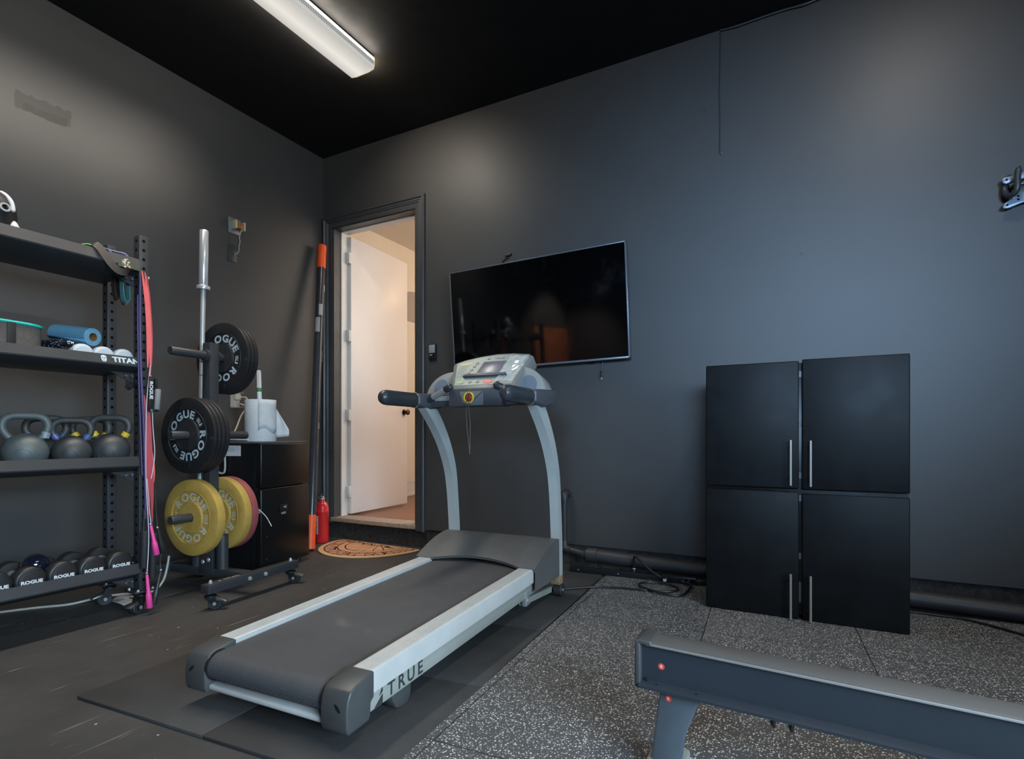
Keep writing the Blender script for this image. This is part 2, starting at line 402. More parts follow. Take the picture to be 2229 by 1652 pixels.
# brown side door on the front wall (seen only as a reflection in the television)
M_BROWN = mat('brown_wood_door', (150, 88, 56), .5, var=.15, vs=4)
d2 = bpy.data.objects.new('door_2', None); COL.objects.link(d2); d2.location = (XL, -1.74, 0); d2.rotation_euler = (0, 0, R(-90)); struct(d2)
MB().box(-.70, .70, 0, .04, .02, 2.0, .003).build('door_leaf', M_BROWN, d2)
b = MB(); b.box(-.76, -.705, 0, .03, 0, 2.07).box(.705, .76, 0, .03, 0, 2.07).box(-.76, .76, 0, .03, 2.01, 2.07); b.build('door_frame', M_TRIM, d2)
MB().ball((.58, .09, .95), .028).cyl((.58, .04, .95), (.58, .09, .95), .012).build('knob', M_BRONZE, d2)

# ------------------------------------------------------------------ light
def area(name, loc, rot, sx, sy, power, col, spread=180):
    l = bpy.data.lights.new(name, 'AREA'); l.shape = 'RECTANGLE'; l.size = sx; l.size_y = sy; l.energy = power; l.color = col; l.spread = R(spread)
    o = bpy.data.objects.new(name, l); COL.objects.link(o); o.location = loc; o.rotation_euler = rot; return o
WARM, COOL = (1.0, .91, .78), (.43, .68, 1.0); COOL2 = (.60, .82, 1.0)
def ceiling_light(x, y0, y1, label, power):
    t = thing('ceiling_light', label, 'ceiling light', (x, (y0 + y1) / 2, ZC))
    L = (y1 - y0) / 2
    MB().box(-.075, .075, -L, L, -.022, 0, .003).build('housing', M_LHOUSE, t)
    b = MB(); pr = [(-.102, -.016), (-.102, -.066), (-.096, -.088), (-.05, -.096), (.05, -.096), (.096, -.088), (.102, -.066), (.102, -.016)]
    b.prism(pr, -L, L, frame((0, 0, 0), (1, 0, 0), (0, 0, 1)))
    b.build('diffuser', M_LENS, t)
    M_LR = M_LRIB
    b = MB(); k = int(2 * L / .012)
    for sx in (-1, 1):
        for i in range(k):
            y = -L + .012 * (i + .5)
            b.box(.1015 if sx > 0 else -.1035, .1035 if sx > 0 else -.1015, y - .003, y + .003, -.066, -.028)
    o = b.build('diffuser_rib', M_LR, t); o['kind'] = 'stuff'
    for e in (-1, 1): MB().prism(pr, 0, .006, frame((0, e * L + (.006 if e > 0 else 0), 0), (1, 0, 0), (0, 0, 1))).build('end_cap', M_LEND, t)
    ym = (y0 + y1) / 2
    area('lamp_down', (x, ym, ZC - .10), (0, 0, 0), .17, 2 * L, power * DOWNK, WARM, DOWNS)
    for sx in (-1, 1):
        area('lamp_wing', (x + sx * .10, ym - .22, ZC - .085), (0, R(-WING * sx), 0), .06, 2 * L - .44, power * WINGK, WARM, WSPREAD)
        area('lamp_side', (x + sx * .110, ym, ZC - .045), (0, R(-134 * sx), 0), .03, 2 * L, power * SIDEK, WARM)
    area('lamp_end', (x, y1 + .015, ZC - .075), (R(44), 0, 0), .16, .06, power * ENDK, WARM, 112)
    area('lamp_tip', (x, y1 + .02, ZC - .05), (R(120), 0, 0), .16, .04, power * SIDEK * .1, (1, .82, .55))
def lens_mat():
    t = NT('glowing_prismatic_lens'); x, y, z = t.xyz()
    g = t.math('ADD', t.math('MULTIPLY', t.math('PINGPONG', y, .004), 60), t.math('MULTIPLY', t.math('PINGPONG', x, .004), 30))
    sp = t.noise(260, 3, .7); band = t.ramp(t.math('ABSOLUTE', t.math('ADD', x, .01)), .115, .0)
    st = t.math('ADD', t.math('ADD', .34, t.math('MULTIPLY', band, .35)), t.math('ADD', t.math('MULTIPLY', g, .5), t.math('MULTIPLY', t.math('SUBTRACT', sp, .5), .5)))
    t.set(col=(.5, .5, .48, 1), rough=.4, emit=(1, .95, .86, 1), es=st); return t.m
M_LENS = lens_mat()
def glow(name, c, s):
    t = NT(name); t.set(col=(.4, .4, .4, 1), emit=lin(c), es=s, rough=.4); return t.m
M_LEND = glow('warm_lit_lens_end', (255, 228, 170), .62)
M_LRIB = glow('dim_lens_rib', (150, 145, 135), .3)
M_LHOUSE = mat('white_enamel_fixture', (190, 186, 176), .5)
ceiling_light(-2.57, .45, 2.745, 'long prismatic fluorescent ceiling light glowing at top left of the room', P_FIX1)
ceiling_light(.55, .1, 2.45, 'second fluorescent ceiling light nearer the cabinet side of the ceiling', P_FIX2)
area('daylight', ((OX0 + OX1) / 2, YF - .05, (OZ0 + OZ) / 2), (R(90 - DAYTILT), 0, R(DAYYAW)), OX1 - OX0 - .05, OZ - OZ0 - .05, P_DAY, COOL, DSPREAD)
area('side_daylight', (XR + .05, (WY0 + WY1) / 2, (WZ0 + WZ1) / 2), (R(90 - SIDETILT), 0, R(90 - SIDEYAW)), WY1 - WY0 - .05, WZ1 - WZ0 - .05, P_SIDE, COOL2, SSPREAD)
sp = bpy.data.lights.new('added_door_spot', 'SPOT'); sp.energy = P_SPOT; sp.color = (1, .86, .72); sp.spot_size = R(80); sp.spot_blend = .5; sp.shadow_soft_size = .05  # added spotlight, brightens the brown door for its reflection in the screen
so = bpy.data.objects.new('added_door_spot', sp); COL.objects.link(so); so.location = (-2.55, -1.74, 3.1); so.rotation_euler = (V((-3.8, -1.74, .95)) - V(so.location)).to_track_quat('-Z', 'Y').to_euler()
hl = bpy.data.lights.new('hall_lamp', 'POINT'); hl.energy = P_HALL; hl.color = (1, .68, .32); hl.shadow_soft_size = .08
ho = bpy.data.objects.new('hall_lamp', hl); COL.objects.link(ho); ho.location = (-3.05, 5.9, 2.9)
area('hall_area_light', (-2.2, 5.0, 2.6), (R(0), R(-50), 0), 1.2, 1.6, P_HALL2, (1, .93, .88))  # unseen area light that brightens the hall door; hall walls have no window
w = bpy.data.worlds.new('sky'); S.world = w; w.use_nodes = True
bg = w.node_tree.nodes['Background']; bg.inputs[0].default_value = (.55, .72, 1, 1); bg.inputs[1].default_value = .35
# ------------------------------------------------------------------ treadmill
M_ALU = mat('brushed_silver_aluminium', (214, 215, 214), .38, .35, var=.05, vs=14, bs=.03, bsc=90)
M_FRAME = mat('warm_grey_powder_coat', (150, 152, 146), .45, .1, var=.05)
M_UPR = mat('blue_grey_powder_coat', (174, 178, 178), .42, .1, var=.05)
M_CAP = mat('dark_grey_moulded_plastic', (68, 70, 71), .42, var=.14, vs=6, bs=.12, bsc=130)
M_COV = mat('charcoal_textured_plastic', (88, 88, 88), .5, var=.12, vs=5, bs=.25, bsc=320)
M_GRIP = mat('black_soft_grip', (48, 52, 57), .36, var=.1, bs=.1, bsc=220)
M_BAR = mat('dark_slate_plastic', (72, 74, 80), .45, var=.06)
M_CONS = mat('silver_grey_plastic', (118, 117, 113), .42, var=.05)
M_FACE = mat('pale_green_grey_overlay', (128, 139, 131), .4, var=.03)
M_POD = mat('blue_grey_cup_recess', (104, 114, 126), .4, var=.06)
M_PODR = mat('light_grey_pod_plastic', (136, 136, 133), .45, var=.05)
M_LCD = mat('grey_lcd_glass', (112, 108, 118), .3, var=.03)
M_BLK = mat('satin_black_plastic', (26, 27, 29), .4, var=.1)
M_BLUEB = mat('blue_button_plastic', (74, 92, 128), .4)
M_GREEN = mat('green_button_film', (104, 152, 92), .4)
M_RED = mat('red_button_film', (208, 70, 66), .4)
M_WTXT = mat('white_ink', (212, 216, 218), .5, var=.04)
M_DTXT = mat('dark_ink', (52, 56, 58), .5, var=.04)
M_YEL = mat('yellow_film', (214, 190, 60), .4, var=.05)
M_RUST = mat('rusty_flaking_steel', (150, 122, 92), .8, .2, var=.5, vs=60, bs=.6, bsc=120)
M_STEEL = mat('bright_zinc_steel', (190, 192, 195), .3, .6, var=.04)
M_TYRE = mat('dark_rubber_tyre', (40, 41, 42), .6, var=.1)
def belt_mat():
    t = NT('chevron_running_belt'); x, y, z = t.xyz()
    zig = t.math('MULTIPLY', t.math('PINGPONG', x, .022), .55)
    s = t.math('ADD', t.math('ADD', y, z), zig)
    st = t.math('PINGPONG', s, .0042); wv = t.ramp(st, .0008, .0034)
    cell = t.math('PINGPONG', t.math('ADD', x, s), .0022)
    wv2 = t.math('MULTIPLY', wv, t.ramp(cell, .0, .0018))
    nz = t.noise(2.4, 5, .65); ds = t.ramp(t.noise(240, 2), .70, .76)
    c = t.mix(t.ramp(nz, .3, .7), lin((82, 82, 85)), lin((98, 98, 101)))
    c = t.mix(t.math('MULTIPLY', t.math('SUBTRACT', 1, wv2), .52), c, lin((40, 42, 46)))
    v = t.n('TexNoise', {'Vector': t.sc(7, 5, 5), 'Scale': 1.0, 'Detail': 4.0}).outputs[0]
    c = t.mix(t.math('MULTIPLY', t.ramp(v, .66, .8), .3), c, lin((150, 142, 132)))
    c = t.mix(t.math('MULTIPLY', ds, .35), c, lin((150, 148, 145)))
    t.set(col=c, rough=.62, spec=.35); t.bump(wv2, .35, .0015); return t.m
M_BELT = belt_mat()

tm = thing('treadmill', 'silver and charcoal treadmill with a patterned belt standing on black mats', 'treadmill', (-1.466, 1.2, 0), 2.4)
DK = Matrix(((1, 0, 0, 0), (0, 1, 0, 0), (0, .031, 1, .2), (0, 0, 0, 1)))     # deck frame: z = 0 is the rail top, gently inclined
def mx(sx): return Matrix.Diagonal((sx, 1, 1, 1))
for sx in (-1, 1):
    # ribbed aluminium side rail, extruded section
    top = []
    for k in range(7):
        xa = .264 + .066 * k / 7; top += [(xa, 0), (xa + .0066, 0), (xa + .0072, -.0022), (xa + .0088, -.0022)]
    sec = [(.260, -.03), (.260, -.002)] + top + [(.330, 0), (.337, -.005), (.340, -.018), (.340, -.066), (.336, -.068), (.330, -.06), (.328, -.03)]
    b = MB(DK @ mx(sx)); b.prism(sec, -1.245, -.03, Matrix(((1, 0, 0, 0), (0, 0, -1, 0), (0, 1, 0, 0), (0, 0, 0, 1))))
    b.build('side_rail', M_ALU, tm)
    b = MB(DK @ mx(sx)); b.box(.268, .326, .0, 1.62, -.128, -.070, .003); b.build('lower_frame', M_FRAME, tm)
    # rear end cap
    cap = [(.036, .003), (-.042, -.008), (-.066, -.018), (-.077, -.040), (-.082, -.07), (-.081, -.115), (-.074, -.136), (.012, -.134), (.02, -.12), (.022, -.085), (.036, -.074)]
    b = MB(DK @ mx(sx)); b.prism(cap, .247, .346, Matrix(((0, 0, 1, 0), (1, 0, 0, 0), (0, 1, 0, 0), (0, 0, 0, 1))), .006, 3)
    cp = b.build('end_cap', M_CAP, tm)
    b = MB(DK @ mx(sx)); b.disc((.312, -.0823, -.062), (0, -1, .1), .005, 14, .015); b.build('bolt_hole', M_BLK, cp)
    # belt roller bearing ring showing between the cap and the belt
    b = MB(DK @ mx(sx)); b.cyl((.244, -.03, -.058), (.252, -.03, -.058), .05, 28); b.build('roller_guard', M_BLK, tm)
    # curved upright
    z = [.085, .126, .25, .384, .594, .718, .843, .948, 1.03, 1.075]; y = [1.592, 1.592, 1.590, 1.583, 1.560, 1.532, 1.473, 1.398, 1.322, 1.275]
    pts = smooth_path([(sx * .328, yy, zz) for yy, zz in zip(y, z)], 4)
    hs = [.046 + .034 * max(0, (p.z - .55) / .5) for p in pts]
    b = MB(); b.sweep(pts, .05, hs, (1, 0, 0))
    up = b.build('upright', M_UPR, tm, ang=50)
    b = MB(); b.box(sx * .328 - .0262, sx * .328 + .0262, 1.567, 1.617, .082, .128, .001); b.build('rusty_foot', M_RUST, up)['label'] = 'rust-stained upright foot'
    # incline arm, wheel and pivot
    b = MB(); b.sweep([(sx * .30, 1.18, .085), (sx * .30, 1.56, .055)], .02, .03, (1, 0, 0)); b.build('incline_arm', M_FRAME, tm)
    w_ = MB().lathe([(0, -.024), (.03, -.024), (.035, -.019), (.035, .019), (.03, .024), (.018, .024), (.016, .02), (0, .02)], TR(sx * .335, 1.605, .047) @ RY(90), 28).build('wheel', M_TYRE, tm)
    MB().cyl((sx * .30, 1.605, .047), (sx * .362, 1.605, .047), .007, 12).build('axle', M_STEEL, w_)
    b = MB(); b.box(sx * .318 - .012, sx * .318 + .012, 1.17, 1.21, .07, .14, .003).cyl((sx * .318, 1.19, .092), (sx * .318 + sx * .022, 1.19, .092), .012, 6); b.build('pivot_bracket', M_STEEL, tm)
    # rear foot
    ft = [(.16, .085), (.165, .05), (.185, .018), (.21, .012), (.245, .012), (.262, .03), (.268, .085)]
    MB().prism(ft, .262, .312, mx(sx) @ Matrix(((0, 0, 1, 0), (1, 0, 0, 0), (0, 1, 0, 0), (0, 0, 0, 1))), .005).build('rear_foot', M_CAP, tm)
    # handlebar: moulded block and padded grip
    b = MB(); b.prism([(1.18, 1.058), (1.18, 1.122), (1.30, 1.13), (1.42, 1.135), (1.455, 1.128), (1.46, 1.085), (1.40, 1.052), (1.30, 1.04)], -.042, .042, TR(sx * .338, 0, 0) @ Matrix(((0, 0, 1, 0), (1, 0, 0, 0), (0, 1, 0, 0), (0, 0, 0, 1))), .014, 3)
    hb = b.build('handlebar', M_BAR, tm)
    pr = [(0, -.29), (.016, -.288), (.028, -.278), (.034, -.262), (.036, -.24), (.036, -.006), (.033, 0), (0, 0)]
    MB().lathe(pr, TR(sx * .338, 1.20, 1.088) @ RX(-90) @ Matrix.Diagonal((.95, 1.08, 1, 1)), 28).build('padded_grip', M_GRIP, hb)
    MB().lathe([(.037, -.005), (.0385, -.002), (.0385, .002), (.037, .005)], TR(sx * .338, 1.19, 1.088) @ RX(-90) @ Matrix.Diagonal((.98, 1.1, 1, 1)), 28).build('grip_ring', M_FRAME, hb)
    # pulse sensor bar
    a, c = V((sx * .315, 1.27, 1.085)), V((sx * .135, 1.23, 1.155))
    sb = MB().tube([a, a.lerp(c, .3)], .017, 16).build('sensor_bar', M_GRIP, tm)
    MB().tube([a.lerp(c, .80), a.lerp(c, .82), c, c + (c - a).normalized() * .008, c + (c - a).normalized() * .0125], [.0165, .0185, .0185, .014, .006], 16).build('end_knob', M_GRIP, sb)
    MB().tube([a.lerp(c, .3), a.lerp(c, .82)], .0165, 16).build('metal_contact', M_STEEL, sb)
# belt, deck, rear cross tube
bp = [(1.40, -.014), (-.03, -.014)] + [(-.03 - .044 * math.sin(PI * k / 14), -.058 + .044 * math.cos(PI * k / 14)) for k in range(1, 14)] + [(-.03, -.102), (1.40, -.102)]
MB(DK).prism(bp, -.246, .246, Matrix(((0, 0, 1, 0), (1, 0, 0, 0), (0, 1, 0, 0), (0, 0, 0, 1)))).build('running_belt', M_BELT, tm)
MB(DK).box(-.262, .262, .02, 1.45, -.034, -.020).build('deck', M_BLK, tm)
MB(DK).box(-.25, .25, -.068, -.03, -.128, -.108, .008, 3).build('cross_tube', M_ALU, tm)
# motor cover with an arched hood over the belt
nx, ny = 48, 24; vs = []; fs = []
def cov(x, t):
    y = 1.228 + .385 * t
    z = .2 + .031 * 1.228 + .006 + .095 * (1 - (1 - min(t / .82, 1)) ** 1.7)
    if t > .86: z -= (t - .86) / .14 * .05
    a = max(0, 1 - (x / .255) ** 2)
    if abs(x) < .255:
        z += .018 * a * max(0, 1 - t / .75) ** 1.5
        y += .050 * a * max(0, 1 - t / .7)
    if abs(x) > .262: z -= .002
    return (x, y, z)
xs = [-.352 + .704 * i / nx for i in range(nx + 1)]
for j in range(ny + 1):
    for x in xs: vs.append(cov(x, j / ny))
for j in range(ny):
    for i in range(nx): fs.append((j * (nx + 1) + i, j * (nx + 1) + i + 1, (j + 1) * (nx + 1) + i + 1, (j + 1) * (nx + 1) + i))
b = MB(); b.raw(vs, fs)
def skirt(idx, zb):
    a = [V(vs[i]) for i in idx]; q = a + [V((p.x, p.y, zb)) for p in a]; m = len(a)
    b.raw(q, [(i, i + 1, m + i + 1, m + i) for i in range(m - 1)])
W_ = nx + 1
skirt([j * W_ for j in range(ny + 1)], .13); skirt([j * W_ + nx for j in range(ny + 1)], .13); skirt([ny * W_ + i for i in range(W_)], .10)
lip = [V(vs[i]) for i in range(W_)]
b.raw(lip + [p + V((0, .006, -.014 if abs(p.x) < .255 else -.02)) for p in lip], [(i, i + 1, W_ + i + 1, W_ + i) for i in range(nx)])
bmesh.ops.remove_doubles(b.bm, verts=list(b.bm.verts), dist=1e-5)
b.build('motor_cover', M_COV, tm, ang=40, norm=True)
MB().box(-.30, .30, 1.30, 1.60, .10, .235).build('motor_housing', M_BLK, tm)
# cross bar and centre block under the console
MB().box(-.31, .31, 1.285, 1.36, 1.055, 1.122, .008).build('cross_bar', M_BAR, tm)
cb = MB().box(-.150, .165, 1.236, 1.34, 1.050, 1.138, .006).build('centre_block', M_BAR, tm)
pl = frame((0, 1.2355, 0), (1, 0, 0), (0, 0, 1))
MB().prism([(-.082, 1.128), (.056, 1.128), (-.035, 1.056), (-.06, 1.07)], 0, .004, pl, .001).build('plaque', M_CONS, cb)
MB().prism([(.060, 1.126), (.062, 1.056), (-.025, 1.056)], 0, .003, pl).build('plaque', M_POD, cb)
MB().lathe([(.031, 0), (.031, .006), (.024, .008), (.022, .004)], frame((-.022, 1.2315, 1.095), (1, 0, 0), (0, 0, 1)), 28).build('stop_ring', M_YEL, cb)
MB().ball((-.022, 1.231, 1.095), .021, 20, (1, .35, 1)).build('stop_button', mat('dark_red_magnet', (150, 40, 30), .3), cb)
b = MB()
for q in range(4):
    for k in range(7): b.box(-.265 + .013 * k, -.265 + .013 * k + .010, 1.2842, 1.2846, 1.108 - q * .0065, 1.1115 - q * .0065)
b.build('lettering', M_WTXT, tm)
MB().tube(smooth_path([(-.026, 1.226, 1.137), (-.028, 1.222, 1.10), (-.036, 1.225, 1.05), (-.040, 1.24, .95), (-.030, 1.245, .845), (-.026, 1.245, .80), (-.024, 1.245, .86), (-.020, 1.24, .97), (-.022, 1.226, 1.05), (-.014, 1.222, 1.10), (-.012, 1.226, 1.137)], 6), .0019, 6).build('safety_cord', mat('thin_grey_cord', (92, 90, 88), .6), tm)
# cup pods either side of the console
for sx, w0, w1, zt in ((-1, -.34, -.17, 1.252), (1, .20, .375, 1.262)):
    mid, hw = ((w0 + w1) / 2, (w1 - w0) / 2)
    cx_ = w1 if sx < 0 else w0
    wd = (w1 - w0)
    poly = [(cx_, 1.09)] + [(cx_ + sx * wd * math.sin(PI / 2 * k / 14) ** .9, 1.11 + (zt - 1.11) * math.cos(PI / 2 * k / 14)) for k in range(15)] + [(cx_ + sx * wd, 1.09)]
    MT = frame((0, 1.33, 0), (1, 0, 0), (0, .25, 1))
    y0 = 1.09
    p2 = [(x, (z - y0)) for x, z in poly]
    MT = frame((0, 1.30, y0), (1, 0, 0), (0, .22, 1))
    pd = MB().prism(p2, -.11, 0, MT, .006, 2).build('cup_pod', M_PODR, tm)
    ccx = cx_ + sx * wd * .44
    rec = [(ccx + sx * wd * .30 * math.sin(PI * k / 12) - sx * wd * .02, .015 + .105 * (1 - math.cos(PI * k / 12)) / 2) for k in range(13)] + [(ccx - sx * wd * .22 * math.sin(PI * k / 12) - sx * wd * .02, .12 - .105 * (1 - math.cos(PI * k / 12)) / 2) for k in range(1, 12)]
    MB().prism(rec, 0, .0015, MT).build('cup_recess', M_POD, pd)
# console head
CP = frame((.045, 1.236, 1.146), (1, 0, 0), (0, .165, .172))
def arcp(hw, y0, y1, bw, top, n=12):
    return [(-bw, y0), (bw, y0), (hw * .92, y1)] + [(hw * .92 * math.cos(PI * k / n), y1 + top * math.sin(PI * k / n)) for k in range(1, n)] + [(-hw, y1)]
body = [(-.176, -.004), (.182, -.004), (.226, .236), (.19, .258), (.10, .274), (0, .276), (-.10, .262), (-.19, .238), (-.242, .214), (-.246, .19)]
con = MB().prism(body, -.075, 0, CP, .007, 2).build('console', M_CONS, tm)
fac = [(-.166, .022), (.168, .022), (.208, .228), (.176, .245), (.09, .260), (0, .262), (-.10, .248), (-.18, .228), (-.226, .206)]
MB().prism(fac, 0, .0012, CP).build('overlay', M_FACE, con)
MB().prism([(-.07, .118), (.075, .118), (.085, .208), (-.055, .208)], .001, .0024, CP, .0004).build('display', M_LCD, con)
led = [(-.135, .078), (.125, .078), (.118, .094), (-.128, .094)]
MB().prism(led, .001, .018, CP, .003).build('book_ledge', M_BAR, con)
def pill(cx_, cy_, w, h, n=10):
    r = h / 2
    return [(cx_ + w / 2 - r + r * math.sin(PI * k / n), cy_ - r * math.cos(PI * k / n)) for k in range(n + 1)] + [(cx_ - w / 2 + r - r * math.sin(PI * k / n), cy_ + r * math.cos(PI * k / n)) for k in range(n + 1)]
st = MB().prism(pill(-.142, .045, .046, .026), .001, .003, CP).build('start_button', M_GREEN, con)
MB().text('Start', .011, CP @ TR(-.142, .045, .0034)).build('lettering', M_WTXT, st)
sp = MB().prism(pill(.026, .045, .056, .028), .001, .003, CP).build('stop_key', M_RED, con)
MB().text('Stop', .013, CP @ TR(.026, .045, .0034)).build('lettering', M_WTXT, sp)
for x in (-.082, -.036, .085): 
    k_ = MB().prism(pill(x, .045, .018, .018), .001, .003, CP).build('round_key', M_BLK, con)
    MB().prism(pill(x, .045, .007, .007), .003, .0036, CP).build('key_mark', M_WTXT, k_)
for i in range(4):
    x, y = -.118 + i * .0075, .118 + i * .0275
    k_ = MB().prism(pill(x, y, .019, .018), .001, .003, CP).build('round_key', M_BLK, con)
    MB().prism(pill(x, y, .008, .004), .003, .0036, CP).build('key_mark', M_WTXT, k_)
for i in range(4): 
    k_ = MB().prism(pill(-.072 + i * .042, .105 + .001 * i, .031, .014), .001, .003, CP).build('oval_key', M_BLUEB, con)
    MB().prism(pill(-.072 + i * .042, .105 + .001 * i, .018, .006), .003, .0036, CP).build('key_mark', M_PODR, k_)
MB().prism([(-.20, .188), (-.125, .200), (-.125, .208), (-.198, .198)], .0012, .0022, CP).build('warning_stripe', M_YEL, con)
b = MB()
for q in range(13): b.prism([(-.193 + q * .0018 * 0, .180 - q * .0095), (-.193 + .058 - (q % 3) * .008, .180 - q * .0095), (-.193 + .058 - (q % 3) * .008, .183 - q * .0095), (-.193, .183 - q * .0095)], .0012, .0018, CP)
b.build('fine_print', mat('grey_fine_print', (128, 138, 130), .5), con)
b = MB(); b.text('TRUE', .017, CP @ TR(.03, .232, .002), 0, 1.5); b.prism([(-.048, .226), (-.03, .226), (-.03, .240)], .0012, .002, CP); b.build('lettering', M_DTXT, con)
# crumpled clear film over the right of the console
film = NT('crinkled_clear_film'); film.set(col=(.95, .95, .92, 1), rough=.12, spec=.9, alpha=.32, coat=1.0)
vs = []; fs = []; n = 12
rf = random.Random(3)
for j in range(n + 1):
    for i in range(7):
        u, v = i / 6, j / n; x = .07 + .06 * v * 0 + u * (.10 + .02 * v) + .02 * v; y = .035 + .205 * v
        vs.append((x, y, .004 + rf.uniform(0, .010)))
for j in range(n):
    for i in range(6): a = j * 7 + i; fs += [(a, a + 1, a + 8), (a, a + 8, a + 7)]
MB().raw(vs, fs, CP).build('protective_film', film.m, con, ang=5)
# maker lettering on the lower frame and deck cap
b = MB(); T = DK @ frame((.3268, .175, -.099), (0, 1, 0), (0, 0, 1))
for i, ch in enumerate('TRUE'): b.text(ch, .062, T @ TR(-.035 + i * .052, -.001, 0), .0012)
b.prism([(-.118, -.026), (-.078, -.026), (-.078, .004)], 0, .0005, T); b.prism([(-.094, .002), (-.078, .010), (-.078, .028), (-.086, .016)], 0, .0005, T)
b.build('lettering', M_DTXT, tm)

# ------------------------------------------------------------------ rubber mats under the treadmill
for i, (xa, lab) in enumerate(((0, 'left black rubber mat sticking out behind the treadmill beside the scuffed floor'), (.618, 'right black rubber mat under the treadmill bordering the white-flecked tiles'))):
    t = thing('rubber_mat', lab, 'floor mat', (-2.19, .965, 0), 4.3, 'black rubber mats under the treadmill')
    b = MB()
    for r_ in range(4): b.box(xa + .001, xa + .616, r_ * .612 + .001, (r_ + 1) * .612 - .001, .0, .0118, .003, 2)
    b.build('mat_sheet', M_MAT, t)

# ------------------------------------------------------------------ rowing machine
M_ROW = mat('dark_blue_grey_powder_coat', (46, 53, 62), .42, .1, var=.05, bs=.06, bsc=300)
M_ROWL = mat('blue_grey_leg_coat', (84, 94, 104), .45, .1, var=.05, bs=.06, bsc=300)
M_RAIL = mat('worn_stainless_rail', (122, 122, 122), .32, .4, var=.04, vs=3)
rw = thing('rowing_machine', 'dark rowing machine with a long metal topped rail in the bottom right corner', 'rowing machine', (-.40, 1.455, 0), 0.6)
SL = Matrix(((1, 0, 0, 0), (0, 1, 0, 0), (-.034, 0, 1, .354), (0, 0, 0, 1)))     # rail sloping down to the right, z = 0 at its top
sec = [(.0, -.004), (.002, -.008), (.012, -.012), (.014, -.104), (-.006, -.112), (-.011, -.114), (-.011, -.121), (.082, -.121), (.092, -.118), (.09, -.110), (.076, -.106), (.078, -.012), (.088, -.008), (.09, -.004)]
PX = Matrix(((0, 0, 1, 0), (1, 0, 0, 0), (0, 1, 0, 0), (0, 0, 0, 1)))
MB(SL).prism(sec, .012, 1.6, PX, 0).build('rail', M_ROW, rw, ang=40)
MB(SL).box(.045, 1.6, .004, .086, -.005, .0, .0015).build('seat_track', M_RAIL, rw)
MB(SL).box(.03, 1.6, -.003, .004, -.009, -.003, .002).build('track_edge', M_STEEL, rw)
b = MB(SL); b.box(.006, .046, -.004, .094, -.010, .004, .006, 3).box(0.0, .016, -.004, .094, -.124, .002, .005, 3).box(.006, .05, -.004, .006, -.124, -.112, .002)
b.build('end_cap', M_CAP, rw)
for x in (.028, .058, .158):
    MB(SL).lathe([(0, 0), (.005, 0), (.005, .004), (.0, .005)], TR(x, .006 if x > .03 else .011, -.112 if x > .03 else -.105) @ RX(90 if x < .03 else 0), 10).build('bolt', M_BLK, rw)
for x in (.06, .17): MB(SL).cyl((x, .02, -.121), (x, .02, -.131), .006, 8).build('bolt', M_BLK, rw)
leg = [(.062, -.121), (.168, -.121), (.125, -.24), (.112, -.325), (.036, -.325), (.048, -.24)]
lg = MB(SL).prism([(x, z) for x, z in leg], -.066, -.024, frame((0, 0, 0), (1, 0, 0), (0, 0, 1)), .006).build('leg', M_ROWL, rw)
MB().box(.025, .125, -.03, .12, .012, .034, .008).build('foot', M_FRAME, rw)
M_RST = mat('red_round_sticker', (226, 72, 62), .5, var=.03)
for x, y, z in ((.068, .0135, -.062), (.084, .0235, -.147)):
    sk = MB(SL).lathe([(0, 0), (.0085, 0), (.0085, .0006), (0, .0006)], frame((x, y, z), (1, 0, 0), (0, 0, 1)), 24).build('round_sticker', M_RST, rw)
    MB(SL).text('R', .0105, frame((x, y - .0009, z), (1, 0, 0), (0, 0, 1)), .0005).build('lettering', M_WTXT, sk)
for x in (.335, .375):
    MB(SL).tube(smooth_path([(x, .03, -.121), (x, .03, -.138), (x - .002, .03, -.147), (x + .001, .03, -.156)], 3), [.003, .003, .004, .005, .006, .0065, .006, .005, .004, .003][:10], 8).build('hook', M_BLK, rw)
MB().box(1.52, 1.6, -.02, .11, .012, .24, .01).build('front_support', M_ROWL, rw)

# ------------------------------------------------------------------ cabinet
def cab_mat():
    t = NT('black_satin_laminate'); a = t.noise(7, 5, .65); b = t.noise(70, 4, .6)
    c = t.mix(t.ramp(a, .35, .75), lin((14, 15, 17)), lin((20, 22, 24)))
    t.set(col=c, rough=t.n('MapRange', {0: a, 1: .35, 2: .7, 3: .44, 4: .52}).outputs[0], spec=.14); t.bump(b, .06, .001); return t.m
M_CAB = cab_mat()
M_HPL = mat('dull_hinge_metal', (92, 94, 98), .5, var=.05)
M_CABE = mat('black_cabinet_edge', (13, 14, 16), .3, var=.05)
M_BRN = mat('brushed_nickel_bar', (150, 146, 140), .35, .5, var=.05)
cb = thing('cabinet', 'black two by two door storage cabinet with steel bar handles against the back wall', 'cabinet', (-.012, 2.985, 0), -.3)
MB().box(-.425, .425, .028, .40, .03, 1.25, .003).build('body', M_CABE, cb)
MB().box(-.40, .40, .08, .38, .012, .03).build('plinth', M_BLK, cb)
Z0, ZM, ZT = .0135, .634, 1.257
for (xa, xb, za, zb) in ((-.436, -.010, ZM + .008, ZT), (.004, .428, ZM + .006, ZT + .006), (-.436, -.010, Z0, ZM - .008), (.004, .428, Z0 - .0, ZM - .014)):
    d = MB().box(xa, xb, 0, .024, za, zb, .006, 3).build('door', M_CAB, cb)
    hx = xb - .034 if xa < -.1 else xa + .036
    h0 = za + .012 if za > .3 else za - .0
    b = MB().cyl((hx, -.034, h0 + .005), (hx, -.034, h0 + .222), .0058, 14)
    for z in (h0 + .04, h0 + .185): b.cyl((hx, -.034, z), (hx, .002, z), .0045, 10)
    b.build('handle', M_BRN, d)
